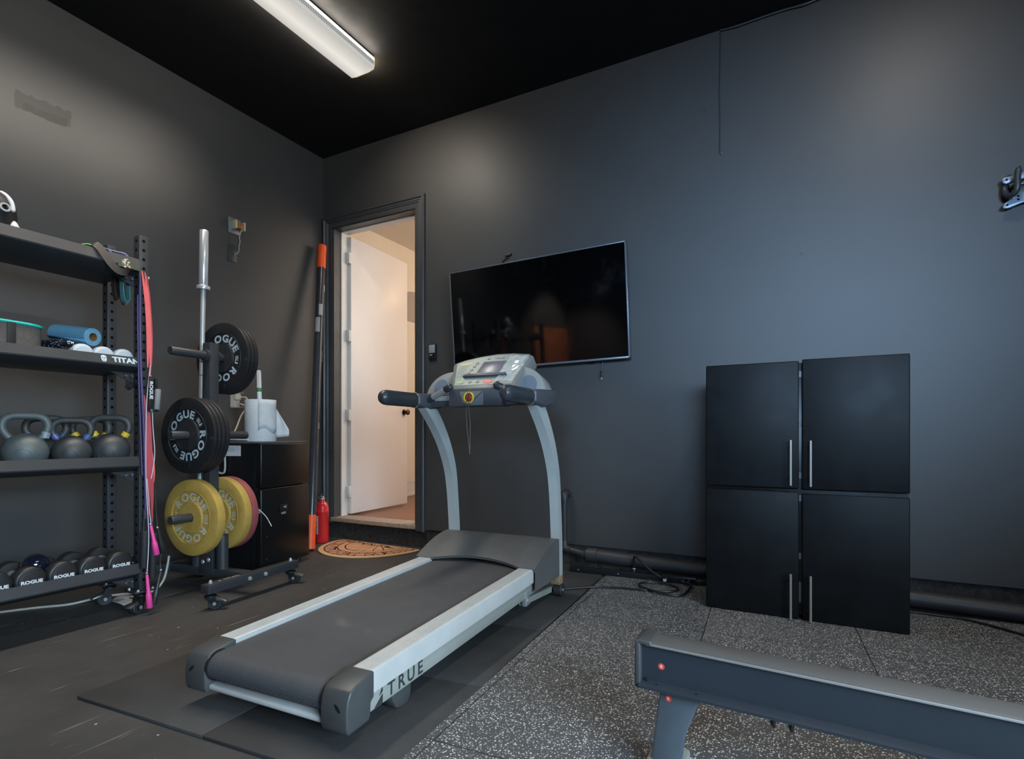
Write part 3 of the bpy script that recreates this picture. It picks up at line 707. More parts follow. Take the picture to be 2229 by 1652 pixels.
for z in (.09, .30, .58, .69, .94, 1.18): MB().box(-.0095, .003, .0235, .03, z, z + (.10 if z < .1 else .03)).build('hinge_plate', M_HPL, cb)

# ------------------------------------------------------------------ television
def screen_mat():
    t = NT('glossy_black_screen'); a = t.noise(3.2, 5, .6); sm = t.ramp(a, .55, .8); x, y, z = t.xyz()
    t.set(col=t.mix(t.math('MULTIPLY', sm, t.ramp(z, .0, .34)), lin((5, 5, 6)), lin((34, 34, 35))), spec=.5, ior=1.68)
    t.set(rough=t.math('ADD', .05, t.math('MULTIPLY', sm, .2))); return t.m
M_SCR = screen_mat()
M_TVF = mat('silver_television_frame', (120, 126, 134), .3, .6, var=.04)
tv = thing('television', 'black flat screen television tilted on the back wall above the treadmill', 'television', (-1.667, 3.455, 1.754))
tv.rotation_euler = (R(4.0), R(-1.0), 0)
TW, THH = .674, .371
MB().box(-TW + .004, TW - .004, .004, .05, -THH + .004, THH - .004, .003).build('back_housing', M_BLK, tv)
MB().box(-TW + .006, TW - .006, -.001, .006, -THH + .012, THH - .006).build('screen', M_SCR, tv)
b = MB(); b.box(-TW, TW, -.004, .03, -THH, -THH + .013, .001).box(-TW, TW, -.004, .03, THH - .008, THH, .001).box(-TW, -TW + .009, -.004, .03, -THH, THH, .001).box(TW - .009, TW, -.004, .03, -THH, THH, .001)
b.build('frame', M_TVF, tv)
MB().box(-.2, .2, .05, .085, -.2, .2, .004).build('wall_mount', M_BLK, tv)
M_CORD = mat('black_rubber_cord', (24, 25, 27), .4)
b = WB(tv)
o = thing('cable', 'short black cable with plug poking up from behind the television top', 'cable', (-1.955, 3.535, 2.13))
MB().tube(smooth_path([(0, 0, -.12), (0, 0, -.02), (.005, 0, .03), (.03, -.005, .05), (.06, -.01, .058)], 5), .0065, 8).build('cord', M_CORD, o)
MB().box(.05, .10, -.018, .004, .05, .068, .004, M=RY(-14)).build('plug', M_BLK, o)
for i, (x, z, h) in enumerate(((-1.27, 1.41, 0), (-1.19, 1.40, 1))):
    if h:
        o = thing('cable', 'thin black cable with metal tipped plug hanging below the television', 'cable', (x, 3.548, z))
        MB().tube(smooth_path([(0, 0, .04), (0, 0, 0), (-.006, -.005, -.07)], 5), .0035, 8).build('cord', M_CORD, o)
        MB().box(-.013, .001, -.011, .002, -.115, -.068, .003).build('plug', M_BLK, o)
        MB().box(-.011, -.001, -.009, .0, -.128, -.115).build('plug_tip', M_STEEL, o)
    else:
        o = thing('cable', 'loop of black cable sagging under the television right of centre', 'cable', (x, 3.548, z))
        MB().tube(smooth_path([(-.05, 0, .03), (-.035, 0, 0), (.0, -.005, -.025), (.05, 0, -.006), (.07, 0, .03)], 6), .0035, 8).build('cord', M_CORD, o)
# ------------------------------------------------------------------ storage rack along the left wall
M_RACK = mat('black_powder_coated_steel', (52, 54, 58), .42, .1, var=.06, bs=.06, bsc=350)
M_HOLE = mat('dark_hole', (8, 8, 9), .8, spec=.1)
M_BOLTD = mat('dull_bolt_steel', (120, 122, 126), .35, .6)
M_PLAT = mat('caster_plate_steel', (110, 112, 114), .35, .7)
def caster(parent, x, y, zt, ang, col=None):
    """swivel caster: plate and fork with a wheel and a brake pedal; wheel rests on z = 0"""
    T = TR(x, y, 0) @ RZ(ang); r = .034
    b = MB(T); b.cyl((0, 0, zt - .012), (0, 0, zt - .02), .03, 20)
    for s_ in (-1, 1):
        b.prism([(-.028, zt - .018), (.022, zt - .018), (.040, r + .008), (.034, r - .012), (.018, r - .008)], s_ * .019 - .002, s_ * .019 + .002, frame((0, 0, 0), (1, 0, 0), (0, 0, 1)))
    b.box(-.026, .022, -.019, .019, zt - .022, zt - .016, .002)
    c = b.build('caster', M_BLK if col is None else col, parent)
    w = MB(T).lathe([(0, -.013), (.022, -.013), (.030, -.014), (r, -.010), (r, .010), (.030, .014), (.022, .013), (0, .013)], TR(.024, 0, r) @ RX(90), 28).build('wheel', M_TYRE, c)
    MB(T).cyl((.024, -.0225, r), (.024, .0225, r), .009, 12).build('axle_nut', M_STEEL, c)
    MB(T).prism([(.02, .056), (.05, .060), (.078, .050), (.082, .040), (.06, .044), (.03, .048)], -.018, .018, frame((0, 0, 0), (1, 0, 0), (0, 0, 1)), .004).build('brake_pedal', M_PLAT, c)
    return c
PF, PB, PY, PT = -2.975, -3.27, 1.592, 1.906          # post rows and top
rk = thing('storage_rack', 'tall black steel rack with four shelves on casters along the left wall', 'rack', (-3.12, 1.05, 0))
for X in (PF, PB):
    for Y in (PY, .43):
        b = WB(rk); b.box(X - .025, X + .025, Y - .022, Y + .022, .118, PT, .003)
        b.mi = 1
        z = .17
        while z < PT - .02:
            if Y > 1:
                b.disc((X + .0253, Y, z), (1, 0, 0), .0078, 12); b.disc((X, Y - .0223, z), (0, -1, 0), .0078, 12)
            z += .0462
        b.build('post', [M_RACK, M_HOLE], rk)
        b = WB(rk); b.box(X - .06, X + .045, Y - .05, Y + .05, .108, .118, .002); b.build('base_plate', M_RACK, rk)
        for dx, dy in ((-.04, -.035), (.04, .035), (-.04, .035), (.04, -.035)):
            WB(rk).lathe([(0, 0), (.007, 0), (.007, .006), (.004, .010), (0, .010)], TR(X + dx, Y + dy, .118), 8).build('bolt', M_STEEL, rk)
        c = caster(rk, X - rk.location.x, Y - rk.location.y, .108, -70 if X == PF else -100)
SHELF = (1.782, 1.288, .793, .257)
XF = -2.948
for i, zt in enumerate(SHELF):
    k = .050 if i else .056
    prof = [(XF - .004, zt), (XF, zt), (XF + .016, zt - k + .006), (XF + .014, zt - k), (XF - .03, zt - k - .022), (XF - .034, zt - k - .02), (XF - .004, zt - k + .004), (XF - .34, zt - k + .004), (XF - .34, zt - .01), (XF - .344, zt - .01), (XF - .344, zt - k), (XF - .006, zt - k)]
    prof = [(XF - .004, zt), (XF, zt), (XF + .016, zt - k + .006), (XF + .014, zt - k), (XF - .036, zt - k - .024), (XF - .344, zt - k - .024), (XF - .344, zt - .01), (XF - .340, zt - .01), (XF - .340, zt - k + .004), (XF + .006, zt - k + .004)]
    b = WB(rk); b.prism(prof, -1.566, -.46, Matrix(((1, 0, 0, 0), (0, 0, -1, 0), (0, 1, 0, 0), (0, 0, 0, 1))))
    sh = b.build('shelf', M_RACK, rk)
    b = WB(rk); b.prism([(1.46, zt - k - .024), (1.568, zt - k - .024), (1.568, zt - k - .075), (1.53, zt - k - .06)], 0, .006, frame((XF - .055, 0, 0), (0, 1, 0), (0, 0, 1)))
    br = b.build('bracket', M_RACK, rk)
    for yy in (1.525, 1.553): WB(rk).cyl((XF - .055, yy, zt - k - .042), (XF - .030, yy, zt - k - .042), .0065, 8).build('bolt', M_BOLTD, br)
for zt in (1.70,): WB(rk).lathe([(0, 0), (.010, 0), (.010, .010), (0, .012)], frame((PF + .01, PY + .021, zt), (1, 0, 0), (0, 0, 1)) @ RX(180), 8).build('bolt', M_STEEL, rk)
WB(rk).box(PB + .026, PF - .026, 1.567, 1.635, SHELF[3] - .074, SHELF[3] - .046).build('shelf_extension', M_RACK, rk)
# maker lettering on the second shelf
zt = SHELF[1]; T = frame((XF + .0085, 1.505, zt - .024), (0, 1, 0), (-.34, 0, 1))
T = frame((XF + .0087, 1.505, zt - .024), (0, 1, 0), (-.345, 0, 1))
b = WB(rk); b.text('TITAN', .036, TR(*(0.0008, 0, 0)) @ T @ TR(0, 0, .0006), .0016, 1.18)
S_ = T @ TR(-.098, 0, .0008)
b.prism([(-.012, .010), (-.008, .016), (0, .018), (.008, .016), (.012, .010), (.011, -.008), (.004, -.018), (.0035, -.002), (.008, .006), (.003, .007), (.002, -.016), (-.002, -.016), (-.003, .007), (-.008, .006), (-.0035, -.002), (-.004, -.018), (-.011, -.008)], 0, .0004, S_)
b.build('lettering', mat('pale_blue_white_print', (178, 196, 206), .5), rk)

# ------------------------------------------------------------------ kettlebells
M_IRON = mat('black_powder_coated_iron', (58, 61, 64), .5, .1, var=.12, vs=30, bs=.35, bsc=260, bd=.0008)
M_IRONL = mat('worn_grey_iron', (84, 92, 94), .5, .1, var=.12, vs=14, bs=.25, bsc=220, bd=.0008)
M_KYEL = mat('yellow_band_paint', (206, 178, 36), .35, var=.05); M_KBLU = mat('blue_band_paint', (70, 88, 146), .35, var=.05)
M_KGRY = mat('grey_band_paint', (130, 140, 152), .4, var=.05); M_KNAV = mat('navy_band_paint', (58, 66, 96), .4, var=.05)
def kettlebell(x, y, zb, r, rz, m, band, label, rest=True):
    t = thing('kettlebell', label, 'kettlebell', (x, y, zb), rz, 'kettlebells on the third shelf')
    zc = r * .93
    prof = [(0, 0), (r * .42, 0)]
    for k in range(1, 25):
        a = -PI / 2 + .45 + (PI - .45) * k / 24
        prof.append((max(r * math.cos(a), 0), zc + r * math.sin(a)))
    MB().lathe(prof, None, 40).build('ball', m, t)
    hp = smooth_path([(-.50 * r, 0, zc + .62 * r), (-.76 * r, 0, zc + .90 * r), (-.93 * r, 0, zc + 1.28 * r), (-.86 * r, 0, zc + 1.68 * r), (-.55 * r, 0, zc + 1.90 * r), (0, 0, zc + 1.93 * r), (.55 * r, 0, zc + 1.90 * r), (.86 * r, 0, zc + 1.68 * r), (.93 * r, 0, zc + 1.28 * r), (.76 * r, 0, zc + .90 * r), (.50 * r, 0, zc + .62 * r)], 6)
    MB().tube(hp, .195 * r, 18).build('handle', m, t)
    if band:
        for s_ in (-1, 1):
            a, c = V((s_ * .70 * r, 0, zc + .82 * r)), V((s_ * .845 * r, 0, zc + 1.05 * r))
            MB().tube([a, c], .212 * r, 20).build('colour_band', band, t)
    b = MB()
    for rr in (.40, .34, .22):
        vs = []
        ring = []
        for k in range(28):
            a = 2 * PI * k / 28; u, w = rr * r * math.cos(a), rr * r * math.sin(a) - .22 * r
            ring.append((u, -math.sqrt(max((r * 1.0) ** 2 - u * u - w * w, 0)), zc + w))
        b.tube(ring, .011 * r, 5, closed=True)
    b.build('raised_emblem', m, t)
    return t
ZK = SHELF[2] - .0445
kettlebell(-3.05, 1.150, ZK, .083, 62, M_IRONL, None, 'worn grey kettlebell with one pale band, leftmost in front')
o = [x for x in S.objects if x.type == 'EMPTY' and x.name.startswith('kettlebell')][-1]
MB().tube([(.076 * .85, 0, .083 * .93 + .062), (.083 * .86, 0, .083 * .93 + .088)], .0178, 20).build('colour_band', M_KGRY, o)
kettlebell(-3.035, 1.318, ZK, .077, 58, M_IRON, M_KBLU, 'black kettlebell with blue bands in the middle of the front row')
kettlebell(-3.038, 1.482, ZK, .083, 52, M_IRON, M_KYEL, 'black kettlebell with yellow bands at the front beside the rack post')
kettlebell(-3.205, 1.288, ZK, .081, 58, M_IRON, M_KNAV, 'dark kettlebell with navy bands half hidden in the back row')
kettlebell(-3.203, 1.474, ZK, .081, 52, M_IRON, M_KYEL, 'large kettlebell with yellow bands in the back row beside the rear post')
kettlebell(-3.20, 1.02, ZK, .088, 60, M_IRON, M_KNAV, 'shadowed kettlebell at the far left end of the back row')

# ------------------------------------------------------------------ dumbbells
M_URE = mat('black_urethane', (34, 34, 36), .45, var=.08)
M_CHR = mat('grooved_chrome', (170, 174, 180), .28, .6, var=.03)
M_KNURL = mat('knurled_grey_steel', (92, 94, 98), .45, .6, var=.08, bs=.4, bsc=500)
def dumbbell_proto():
    t = thing('dumbbell', 'x', 'dumbbell', (0, 0, 0), 0, 'dumbbells on the bottom shelf')
    r = .0575
    prof = [(0, -.006), (.030, -.006), (.044, -.004), (.046, .0), (.049, .001), (.054, .004), (r, .010), (r, .048), (.053, .054), (.030, .056), (0, .056)]
    for k, (x0, a) in enumerate(((.125, 90), (-.125, -90))):
        h = MB().lathe(prof, TR(x0, 0, r) @ RY(-a) , 40).build('head', M_URE, t)
        if k == 0: MB().text('ROGUE', .019, frame((x0 + .0068, 0, r - .006), (0, 1, 0), (0, 0, 1)), .0009, 1.2).build('lettering', M_WTXT, h)
    g = MB(); 
    g.lathe([(.0175, -.072), (.0175, -.036), (.0165, -.03), (.016, 0), (.0165, .03), (.0175, .036), (.0175, .072)], TR(0, 0, r) @ RY(90), 20).build('handle', M_KNURL, t)
    for s_ in (-1, 1):
        pr = []
        for k in range(4): z = s_ * (.040 + .008 * k); pr += [(.0195, z), (.0195, z + s_ * .005), (.018, z + s_ * .0055), (.018, z + s_ * .0078)]
        MB().lathe([(.0, pr[0][1])] + pr + [(0, pr[-1][1])], TR(0, 0, r) @ RY(90), 20).build('chrome_collar', M_CHR, t)
    return t
ZD = SHELF[3] - .0445
db = dumbbell_proto()
DB = ((1.594, -3.1245, 'smallest dumbbell at the right end of the bottom shelf partly behind the rack post'), (1.494, -3.085, 'second dumbbell from the rack post on the bottom shelf'),
      (1.376, -3.085, 'third dumbbell from the rack post, middle of the bottom shelf'), (1.258, -3.085, 'fourth dumbbell from the rack post on the bottom shelf'),
      (1.140, -3.085, 'fifth dumbbell from the rack post beside the glossy ball'), (1.022, -3.085, 'dumbbell at the left edge of the bottom shelf in deep shadow'))
for i, (y, x, lab) in enumerate(DB):
    o = db if i == 0 else copy_tree(db)
    o.location = (x, y, ZD); o.rotation_euler = (0, 0, R(-1.5)); o['label'] = lab
    o.scale = (.66, .66, .66) if i == 0 else (1, 1, 1)
M_BALL = mat('glossy_navy_ball', (22, 28, 44), .12, var=.05, coat=.6)
tag(MB().ball((-3.085, 1.199, ZD + .0985), .051).build('medicine_ball', M_BALL), 'glossy dark blue ball resting on two dumbbell handles of the bottom shelf', 'ball')

# ------------------------------------------------------------------ second shelf
ZS = SHELF[1] - .0445
M_FELT = mat('grey_felt', (92, 88, 85), .9, spec=.1, var=.14, vs=90, bs=.4, bsc=160)
M_TEAL = mat('teal_piping', (40, 186, 176), .5); M_STRAP = mat('black_webbing', (16, 16, 18), .7)
t = thing('felt_bin', 'grey felt bin with teal rim at the left of the second shelf', 'bin', (-3.085, 1.008, ZS))
N = 48
def ovl(k, g=0): a = 2 * PI * k / N; return (( .098 + g) * math.copysign(abs(math.cos(a)) ** .75, math.cos(a)), (.205 + g) * math.copysign(abs(math.sin(a)) ** .8, math.sin(a)))
b = MB(); b.prism([ovl(k) for k in range(N)], 0, .140); b.build('bin_wall', M_FELT, t)
b = MB(); b.tube([(*ovl(k, .0015), .141) for k in range(N)], .0065, 8, closed=True); b.build('rim', M_TEAL, t)
MB().box(.0985, .1025, .055, .085, .0, .138, .001).build('strap', M_STRAP, t)
M_BLUEP = mat('blue_paper', (98, 150, 182), .85, spec=.15, var=.08, vs=40, bs=.35, bsc=140)
M_KRAFT = mat('brown_cardboard_tube', (140, 104, 70), .8, spec=.15)
t = thing('paper_roll', 'blue shop paper roll lying on white tubs on the second shelf', 'paper roll', (-3.03, 1.405, 1.372))
A, Bq = V((0, 0, 0)), V((-.22, -.058, .030))
n_ = (Bq - A).normalized(); Lr = (Bq - A).length
FM = frame(A, n_.orthogonal(), n_.cross(n_.orthogonal())); 
if (FM.to_3x3() @ V((0, 0, 1))).dot(n_) < 0: FM = FM @ RX(180)
b = MB(); b.lathe([(.0205, 0), (.0405, 0), (.043, .003), (.0435, Lr * .5), (.043, Lr - .002), (.0205, Lr)], FM, 40); b.build('paper', M_BLUEP, t)
MB().lathe([(.0185, .001), (.0205, .0), (.0205, Lr), (.0185, Lr)], FM, 32).build('core', M_KRAFT, t)
MB().raw([FM @ V(p) for p in ((.043, 0, .002), (.043, 0, Lr), (.0435, .018, Lr), (.0435, .018, .002))], [(0, 1, 2, 3)]).build('loose_sheet', M_BLUEP, t, solid=.0008)
M_TUB = mat('white_tub_plastic', (190, 198, 206), .4, var=.03); M_TUBB = mat('blue_tub_label', (92, 118, 170), .5)
tub = thing('wipes_tub', 'x', 'tub', (0, 0, 0), 0, 'white tubs on the second shelf')
MB().lathe([(0, .0), (.036, 0), (.041, .003), (.042, .008), (.042, .018), (.043, .019), (.043, .15), (.041, .155), (0, .155)], RY(-90), 36).build('tub_body', M_TUB, tub)
ld = MB().lathe([(0, -.004), (.030, -.004), (.032, -.002), (.033, .002)], RY(-90), 36).build('lid', M_TUB, tub)
MB().lathe([(.0436, .055), (.0436, .085)], RY(-90), 36).build('label_band', M_TUBB, tub)
b = MB()
for k in range(9):
    for q in range(4):
        a = R(20 + k * 16); x = -.026 - q * .0062 - (0 if q < 2 else .08 - .0124)
        b.box(-.0012, .0012, -.004, .004, -.0003, .0003, M=Matrix.Rotation(0, 4, 'X') @ TR(x, .0434 * math.cos(a), .0434 * math.sin(a)) @ RX(math.degrees(a) - 90))
o = b.build('printed_text', mat('grey_print', (96, 100, 112), .5), tub)
TB = ((-2.985, 1.343, .0, -5, 'white tub lying leftmost under the blue paper roll'), (-2.99, 1.4335, -.0, -5, 'white tub lying in the middle under the end of the blue roll'), (-2.994, 1.524, .0, -5, 'white tub with blue label lying next to the rack post'))
for i, (x, y, dz, rz, lab) in enumerate(TB):
    o = tub if i == 0 else copy_tree(tub)
    o.location = (x, y, ZS + .0435 + dz); o.rotation_euler = (0, 0, R(rz)); o['label'] = lab
t = thing('massage_stick', 'black patterned massage stick with round end lying beside the felt bin', 'massage stick', (-2.985, 1.285, ZS + .076))
def stick_mat():
    t_ = NT('blue_speckled_black_grip'); v = t_.n('TexVoronoi', {'Vector': t_.co, 'Scale': 110.0})
    t_.set(col=t_.mix(t_.math('LESS_THAN', v.outputs['Distance'], .3), lin((22, 26, 34)), lin((140, 164, 190))), rough=.4); return t_.m
MB().tube([(-.01, 0, 0), (-.035, -.008, .001)], .012, 14).ball((0, 0, 0), .0185, 20).build('end_knob', M_BALL, t)
MB().tube([(-.035, -.008, .001), (-.19, -.055, .0)], .023, 18).build('grip', stick_mat(), t)
MB().text('TRM', .013, frame((.0172, -.001, .004), (.25, .9, 0), (-.2, 0, 1)), .0003).build('lettering', M_WTXT, t)

# ------------------------------------------------------------------ top shelf
ZT_ = SHELF[0] - .0505
M_WHP = mat('white_shell_plastic', (205, 207, 210), .35, var=.04); M_PAD = mat('black_padding', (28, 29, 31), .45, var=.1)
t = thing('sparring_headgear', 'black and white padded headgear at the left edge of the top shelf', 'headgear', (-3.16, 1.055, ZT_))
b = MB()
for k in range(2): pass
prof = [(0, .245), (.05, .238), (.082, .215), (.098, .18), (.102, .14), (.096, .09), (.09, .04), (.085, 0), (.06, 0), (.065, .05), (.072, .10), (.075, .15), (.06, .19), (0, .205)]
MB().lathe(prof, Matrix.Diagonal((1, 1.0, 1, 1)), 36).build('padded_shell', M_PAD, t)
for a0 in (38,):
    pts = [(.101 * math.cos(R(a0)) * q, .101 * math.sin(R(a0)) * q, z) for z, q in ((.15, 1.0), (.18, .97), (.205, .87), (.225, .68), (.238, .42))]
    MB().tube(smooth_path(pts, 4), [.004] + [.010] * 14 + [.006, .004], 10).build('white_pad', M_WHP, t)
MB().ball((.062, .068, .062), .040, 20, (.62, .7, 1.45)).build('cheek_pad', M_WHP, t)
MB().lathe([(.012, 0), (.02, 0), (.02, .01), (.012, .01)], TR(.094, .028, .155) @ RY(80), 16).build('ear_vent', M_STEEL, t)
M_HOOP = mat('dark_metal_hoop', (70, 72, 75), .3, .6)
tag(MB().tube([(-3.14 + .105 * math.cos(2 * PI * k / 40), 1.285 + .105 * math.sin(2 * PI * k / 40), ZT_ + .052 + .006 * math.sin(2 * PI * k / 40)) for k in range(40)], .007, 8, closed=True).tube([(-3.14 + .098 * math.cos(2 * PI * k / 40), 1.285 + .098 * math.sin(2 * PI * k / 40), ZT_ + .03) for k in range(40)], .02, 8, closed=True).build('hoop_ring', M_HOOP), 'low dark metal ring lying on the top shelf right of the headgear', 'ring')
def band(name, label, path, w, th, side, c, cat='resistance band', rough=.5, group=None, m=None, n=5):
    t_ = m or mat(name + '_rubber', c, rough, var=.06, spec=.35)
    o = MB().sweep(smooth_path(path, n), w, th, side).build(name, t_, None, ang=50)
    return tag(o, label, cat, group)
G_ = 'resistance bands on the rack'
zz = ZT_ + .055
band('resistance_band', 'bright green flat band curling over the middle of the top shelf edge', [(-3.02, 1.30, zz - .03), (-3.01, 1.325, zz + .0), (-3.00, 1.355, zz + .012), (-2.99, 1.39, zz + .004), (-2.985, 1.415, zz - .02)], .045, .004, (1, .2, 0), (118, 196, 110), group=G_)
band('resistance_band', 'purple flat band bunched on the top shelf next to the green one', [(-3.03, 1.36, zz - .03), (-3.02, 1.385, zz + .01), (-3.01, 1.42, zz + .016), (-3.0, 1.445, zz + .004), (-2.985, 1.455, zz - .02)], .05, .004, (1, .2, 0), (104, 96, 150), group=G_)
band('resistance_band', 'lavender loop band standing up behind the brown strap', [(-3.03, 1.43, zz - .02), (-3.02, 1.45, zz + .018), (-3.01, 1.49, zz + .020), (-3.0, 1.53, zz + .014), (-2.99, 1.55, zz - .03)], .022, .004, (1, .2, 0), (158, 150, 184), group=G_)
band('resistance_band', 'light blue band end lying on the right end of the top shelf', [(-3.05, 1.53, zz - .01), (-3.05, 1.545, zz + .006), (-3.04, 1.565, zz + .004), (-3.03, 1.58, zz - .025)], .03, .004, (1, .2, 0), (122, 150, 186), group=G_)
M_BRW = mat('brown_strap_rubber', (58, 50, 46), .6, var=.2)
sx_ = XF + .022
st = thing('wide_band', 'wide brown band draped over the top shelf lip with a printed end', 'resistance band', (sx_, 1.45, 1.74), 0, G_)
b = WB(st); b.sweep(smooth_path([(-2.99, 1.36, zz - .01), (-2.955, 1.372, zz + .012), (sx_ - .012, 1.388, 1.785), (sx_ + .004, 1.405, 1.75), (sx_ + .014, 1.425, 1.715), (sx_ + .018, 1.455, 1.690), (sx_ + .018, 1.49, 1.692), (sx_ + .012, 1.52, 1.712)], 6), [.034] * 36 + [.05] * 7, .004, (0.1, .75, .66)); b.build('strap', M_BRW, st, ang=50)
def print_mat():
    t_ = NT('black_white_print'); x, y, z = t_.xyz()
    row = t_.math('GREATER_THAN', t_.math('PINGPONG', z, .0045), .0016); v = t_.n('TexVoronoi', {'Vector': t_.sc(1, 160, 120), 'Scale': 1.0}); r = t_.xyz(v.outputs['Color'])[0]
    q = t_.math('MULTIPLY', row, t_.math('GREATER_THAN', r, .45))
    inn = t_.math('LESS_THAN', t_.math('ABSOLUTE', t_.math('ADD', y, -.045)), .017)
    c = t_.mix(t_.math('MULTIPLY', q, inn), lin((60, 68, 54)), lin((208, 210, 200)))
    red = t_.math('MULTIPLY', t_.math('LESS_THAN', t_.math('ABSOLUTE', t_.math('ADD', z, .012)), .004), inn); c = t_.mix(t_.math('MULTIPLY', red, .6), c, lin((150, 60, 40)))
    t_.set(col=c, rough=.35); return t_.m
b = WB(st); pc = []
for k in range(25):
    a = PI * k / 24; pc.append((.036 + .050 * math.cos(a) + .012, .050 * math.sin(a)))
b.prism([(y + .008, z - .012 - .0 * y) for y, z in [(1.5 - 1.45 - .05 + p, q) for p, q in pc]], 0, .003, TR(0, 1.45, 1.74 - .03) @ frame((sx_ + .006, 0, .015), (0, 1, 0), (-.30, 0, 1)))
pt = b.build('printed_end', print_mat(), st); pt['label'] = 'rounded band end printed with rows of lettering'
# bands looped under the top shelf, between the posts
def loop(label, x, y, z0, z1, w, c, lean=0.0):
    p = [(x, y - w, z0), (x, y - w + lean * .4, (z0 + z1) / 2), (x, y - w * .9 + lean, z1 + .02), (x, y + lean, z1), (x, y + w * .9 + lean, z1 + .02), (x, y + w + lean * .4, (z0 + z1) / 2), (x, y + w, z0)]
    return band('resistance_band', label, p, .026, .005, (1, .1, 0), c, group=G_, n=7)
loop('green blue loop band hanging under the top shelf', -3.04, 1.548, 1.71, 1.573, .014, (72, 128, 134), .006)
loop('pinkish grey loop band hanging under the top shelf beside the posts', -3.12, 1.576, 1.71, 1.578, .013, (138, 110, 112), .012)
loop('dark brown loop band hanging deepest under the top shelf', -3.10, 1.536, 1.71, 1.590, .010, (58, 46, 42), .006)

# ------------------------------------------------------------------ things hanging from the front post
XH = -2.925
def mk(c, r=.5): return mat('rubber_colour', c, r, var=.05, spec=.4)
M_PINKR, M_REDR, M_PURP = mk((224, 84, 84)), mk((172, 34, 46)), mk((64, 54, 98))
t = thing('resistance_band', 'long red and coral band hanging down the front post from the top shelf', 'resistance band', (XH, 1.6, 1.7), 0, G_)
for k, (m, dy, w, z0, z1) in enumerate(((M_PINKR, .004, .012, 1.72, 1.24), (M_PINKR, .016, .011, 1.715, 1.20), (M_REDR, .022, .010, 1.70, 1.25), (M_REDR, .006, .020, 1.10, .50), (M_REDR, .024, .014, 1.08, .46), (M_PINKR, .034, .008, .86, .66))):
    y0 = 1.572 + dy
    p = [(XH + .004 * k % .01, y0 - (.006 if k < 3 else 0), z0), (XH + .008, y0 + .008, z0 * .7 + z1 * .3), (XH + .010, y0 + .016, z0 * .35 + z1 * .65), (XH + .006, y0 + .018, z1)]
    b = WB(t); sp_ = smooth_path(p, 6); b.sweep(sp_, [w * min(1, .35 + 3.0 * min(q, len(sp_) - 1 - q) / len(sp_)) for q in range(len(sp_))], .004, (.35, .94, 0)); b.build('band_strand', m, t, ang=50)
t = thing('resistance_band', 'purple tube band hanging along the edge of the front post', 'resistance band', (XH, 1.57, 1.6), 0, G_)
b = WB(t); b.tube(smooth_path([(XH - .01, 1.567, 1.69), (XH - .004, 1.563, 1.50), (XH + .004, 1.562, 1.25), (XH + .006, 1.575, .95), (XH + .004, 1.585, .6), (XH, 1.585, .48)], 6), .0065, 8); b.build('band_strand', M_PURP, t)
b = WB(t); b.tube(smooth_path([(XH - .012, 1.556, 1.60), (XH - .006, 1.554, 1.40), (XH + .002, 1.556, 1.1), (XH + .002, 1.57, .7)], 6), .004, 8); b.build('band_strand', M_PURP, t)
M_ROPEW = mat('white_coated_wire', (196, 190, 200), .4, var=.03); M_PINKH = mat('hot_pink_plastic', (226, 70, 150), .4, var=.04)
t = thing('jump_rope', 'white wire jump rope with two hot pink handles hanging on the front post', 'jump rope', (XH, 1.6, 1.1))
b = WB(t); b.tube(smooth_path([(XH + .012, 1.604, 1.25), (XH + .016, 1.583, 1.05), (XH + .016, 1.580, .7), (XH + .022, 1.590, .4), (XH + .028, 1.579, .218)], 6), .0022, 6).tube(smooth_path([(XH + .014, 1.606, 1.20), (XH + .018, 1.612, .95), (XH + .02, 1.620, .80), (XH + .018, 1.604, .68)], 6), .0022, 6).tube(smooth_path([(XH + .016, 1.585, .68), (XH + .018, 1.596, .52), (XH + .018, 1.603, .45)], 6), .0022, 6)
b.build('wire', M_ROPEW, t)
def rope_handle(parent, a, c, m, name='handle'):
    a, c = V(a), V(c); b = WB(parent)
    b.tube([a, a.lerp(c, .04), a.lerp(c, .5), a.lerp(c, .62), a.lerp(c, .98), c], [.0055, .007, .0088, .0135, .0145, .012], 14)
    h = b.build(name, m, parent, ang=45)
    WB(parent).ball(a + (a - c).normalized() * .006, .006, 10).build('swivel', M_STEEL, h)
rope_handle(t, (XH + .016, 1.603, .445), (XH + .02, 1.630, .292), M_PINKH)
rope_handle(t, (XH + .028, 1.578, .205), (XH + .030, 1.590, .035), M_PINKH)
M_BKH = mat('black_rope_handle', (40, 41, 44), .45, var=.06)
t = thing('jump_rope', 'thin black jump rope with slim dark handles hanging behind the pink one', 'jump rope', (XH - .02, 1.63, .6))
b = WB(t); b.tube(smooth_path([(XH - .01, 1.640, .62), (XH - .012, 1.646, .5), (XH - .008, 1.650, .43)], 6), .0018, 6).tube(smooth_path([(XH - .026, 1.684, .30), (XH - .012, 1.665, .25), (XH + .02, 1.650, .218)], 6), .0014, 6).build('wire', M_BKH, t)
rope_handle(t, (XH - .008, 1.650, .42), (XH - .03, 1.690, .285), M_BKH)
rope_handle(t, (XH + .022, 1.648, .205), (XH + .024, 1.612, .045), M_BKH)
M_FOAM = mat('black_foam_tube', (34, 35, 38), .7, var=.1, bs=.3, bsc=260)
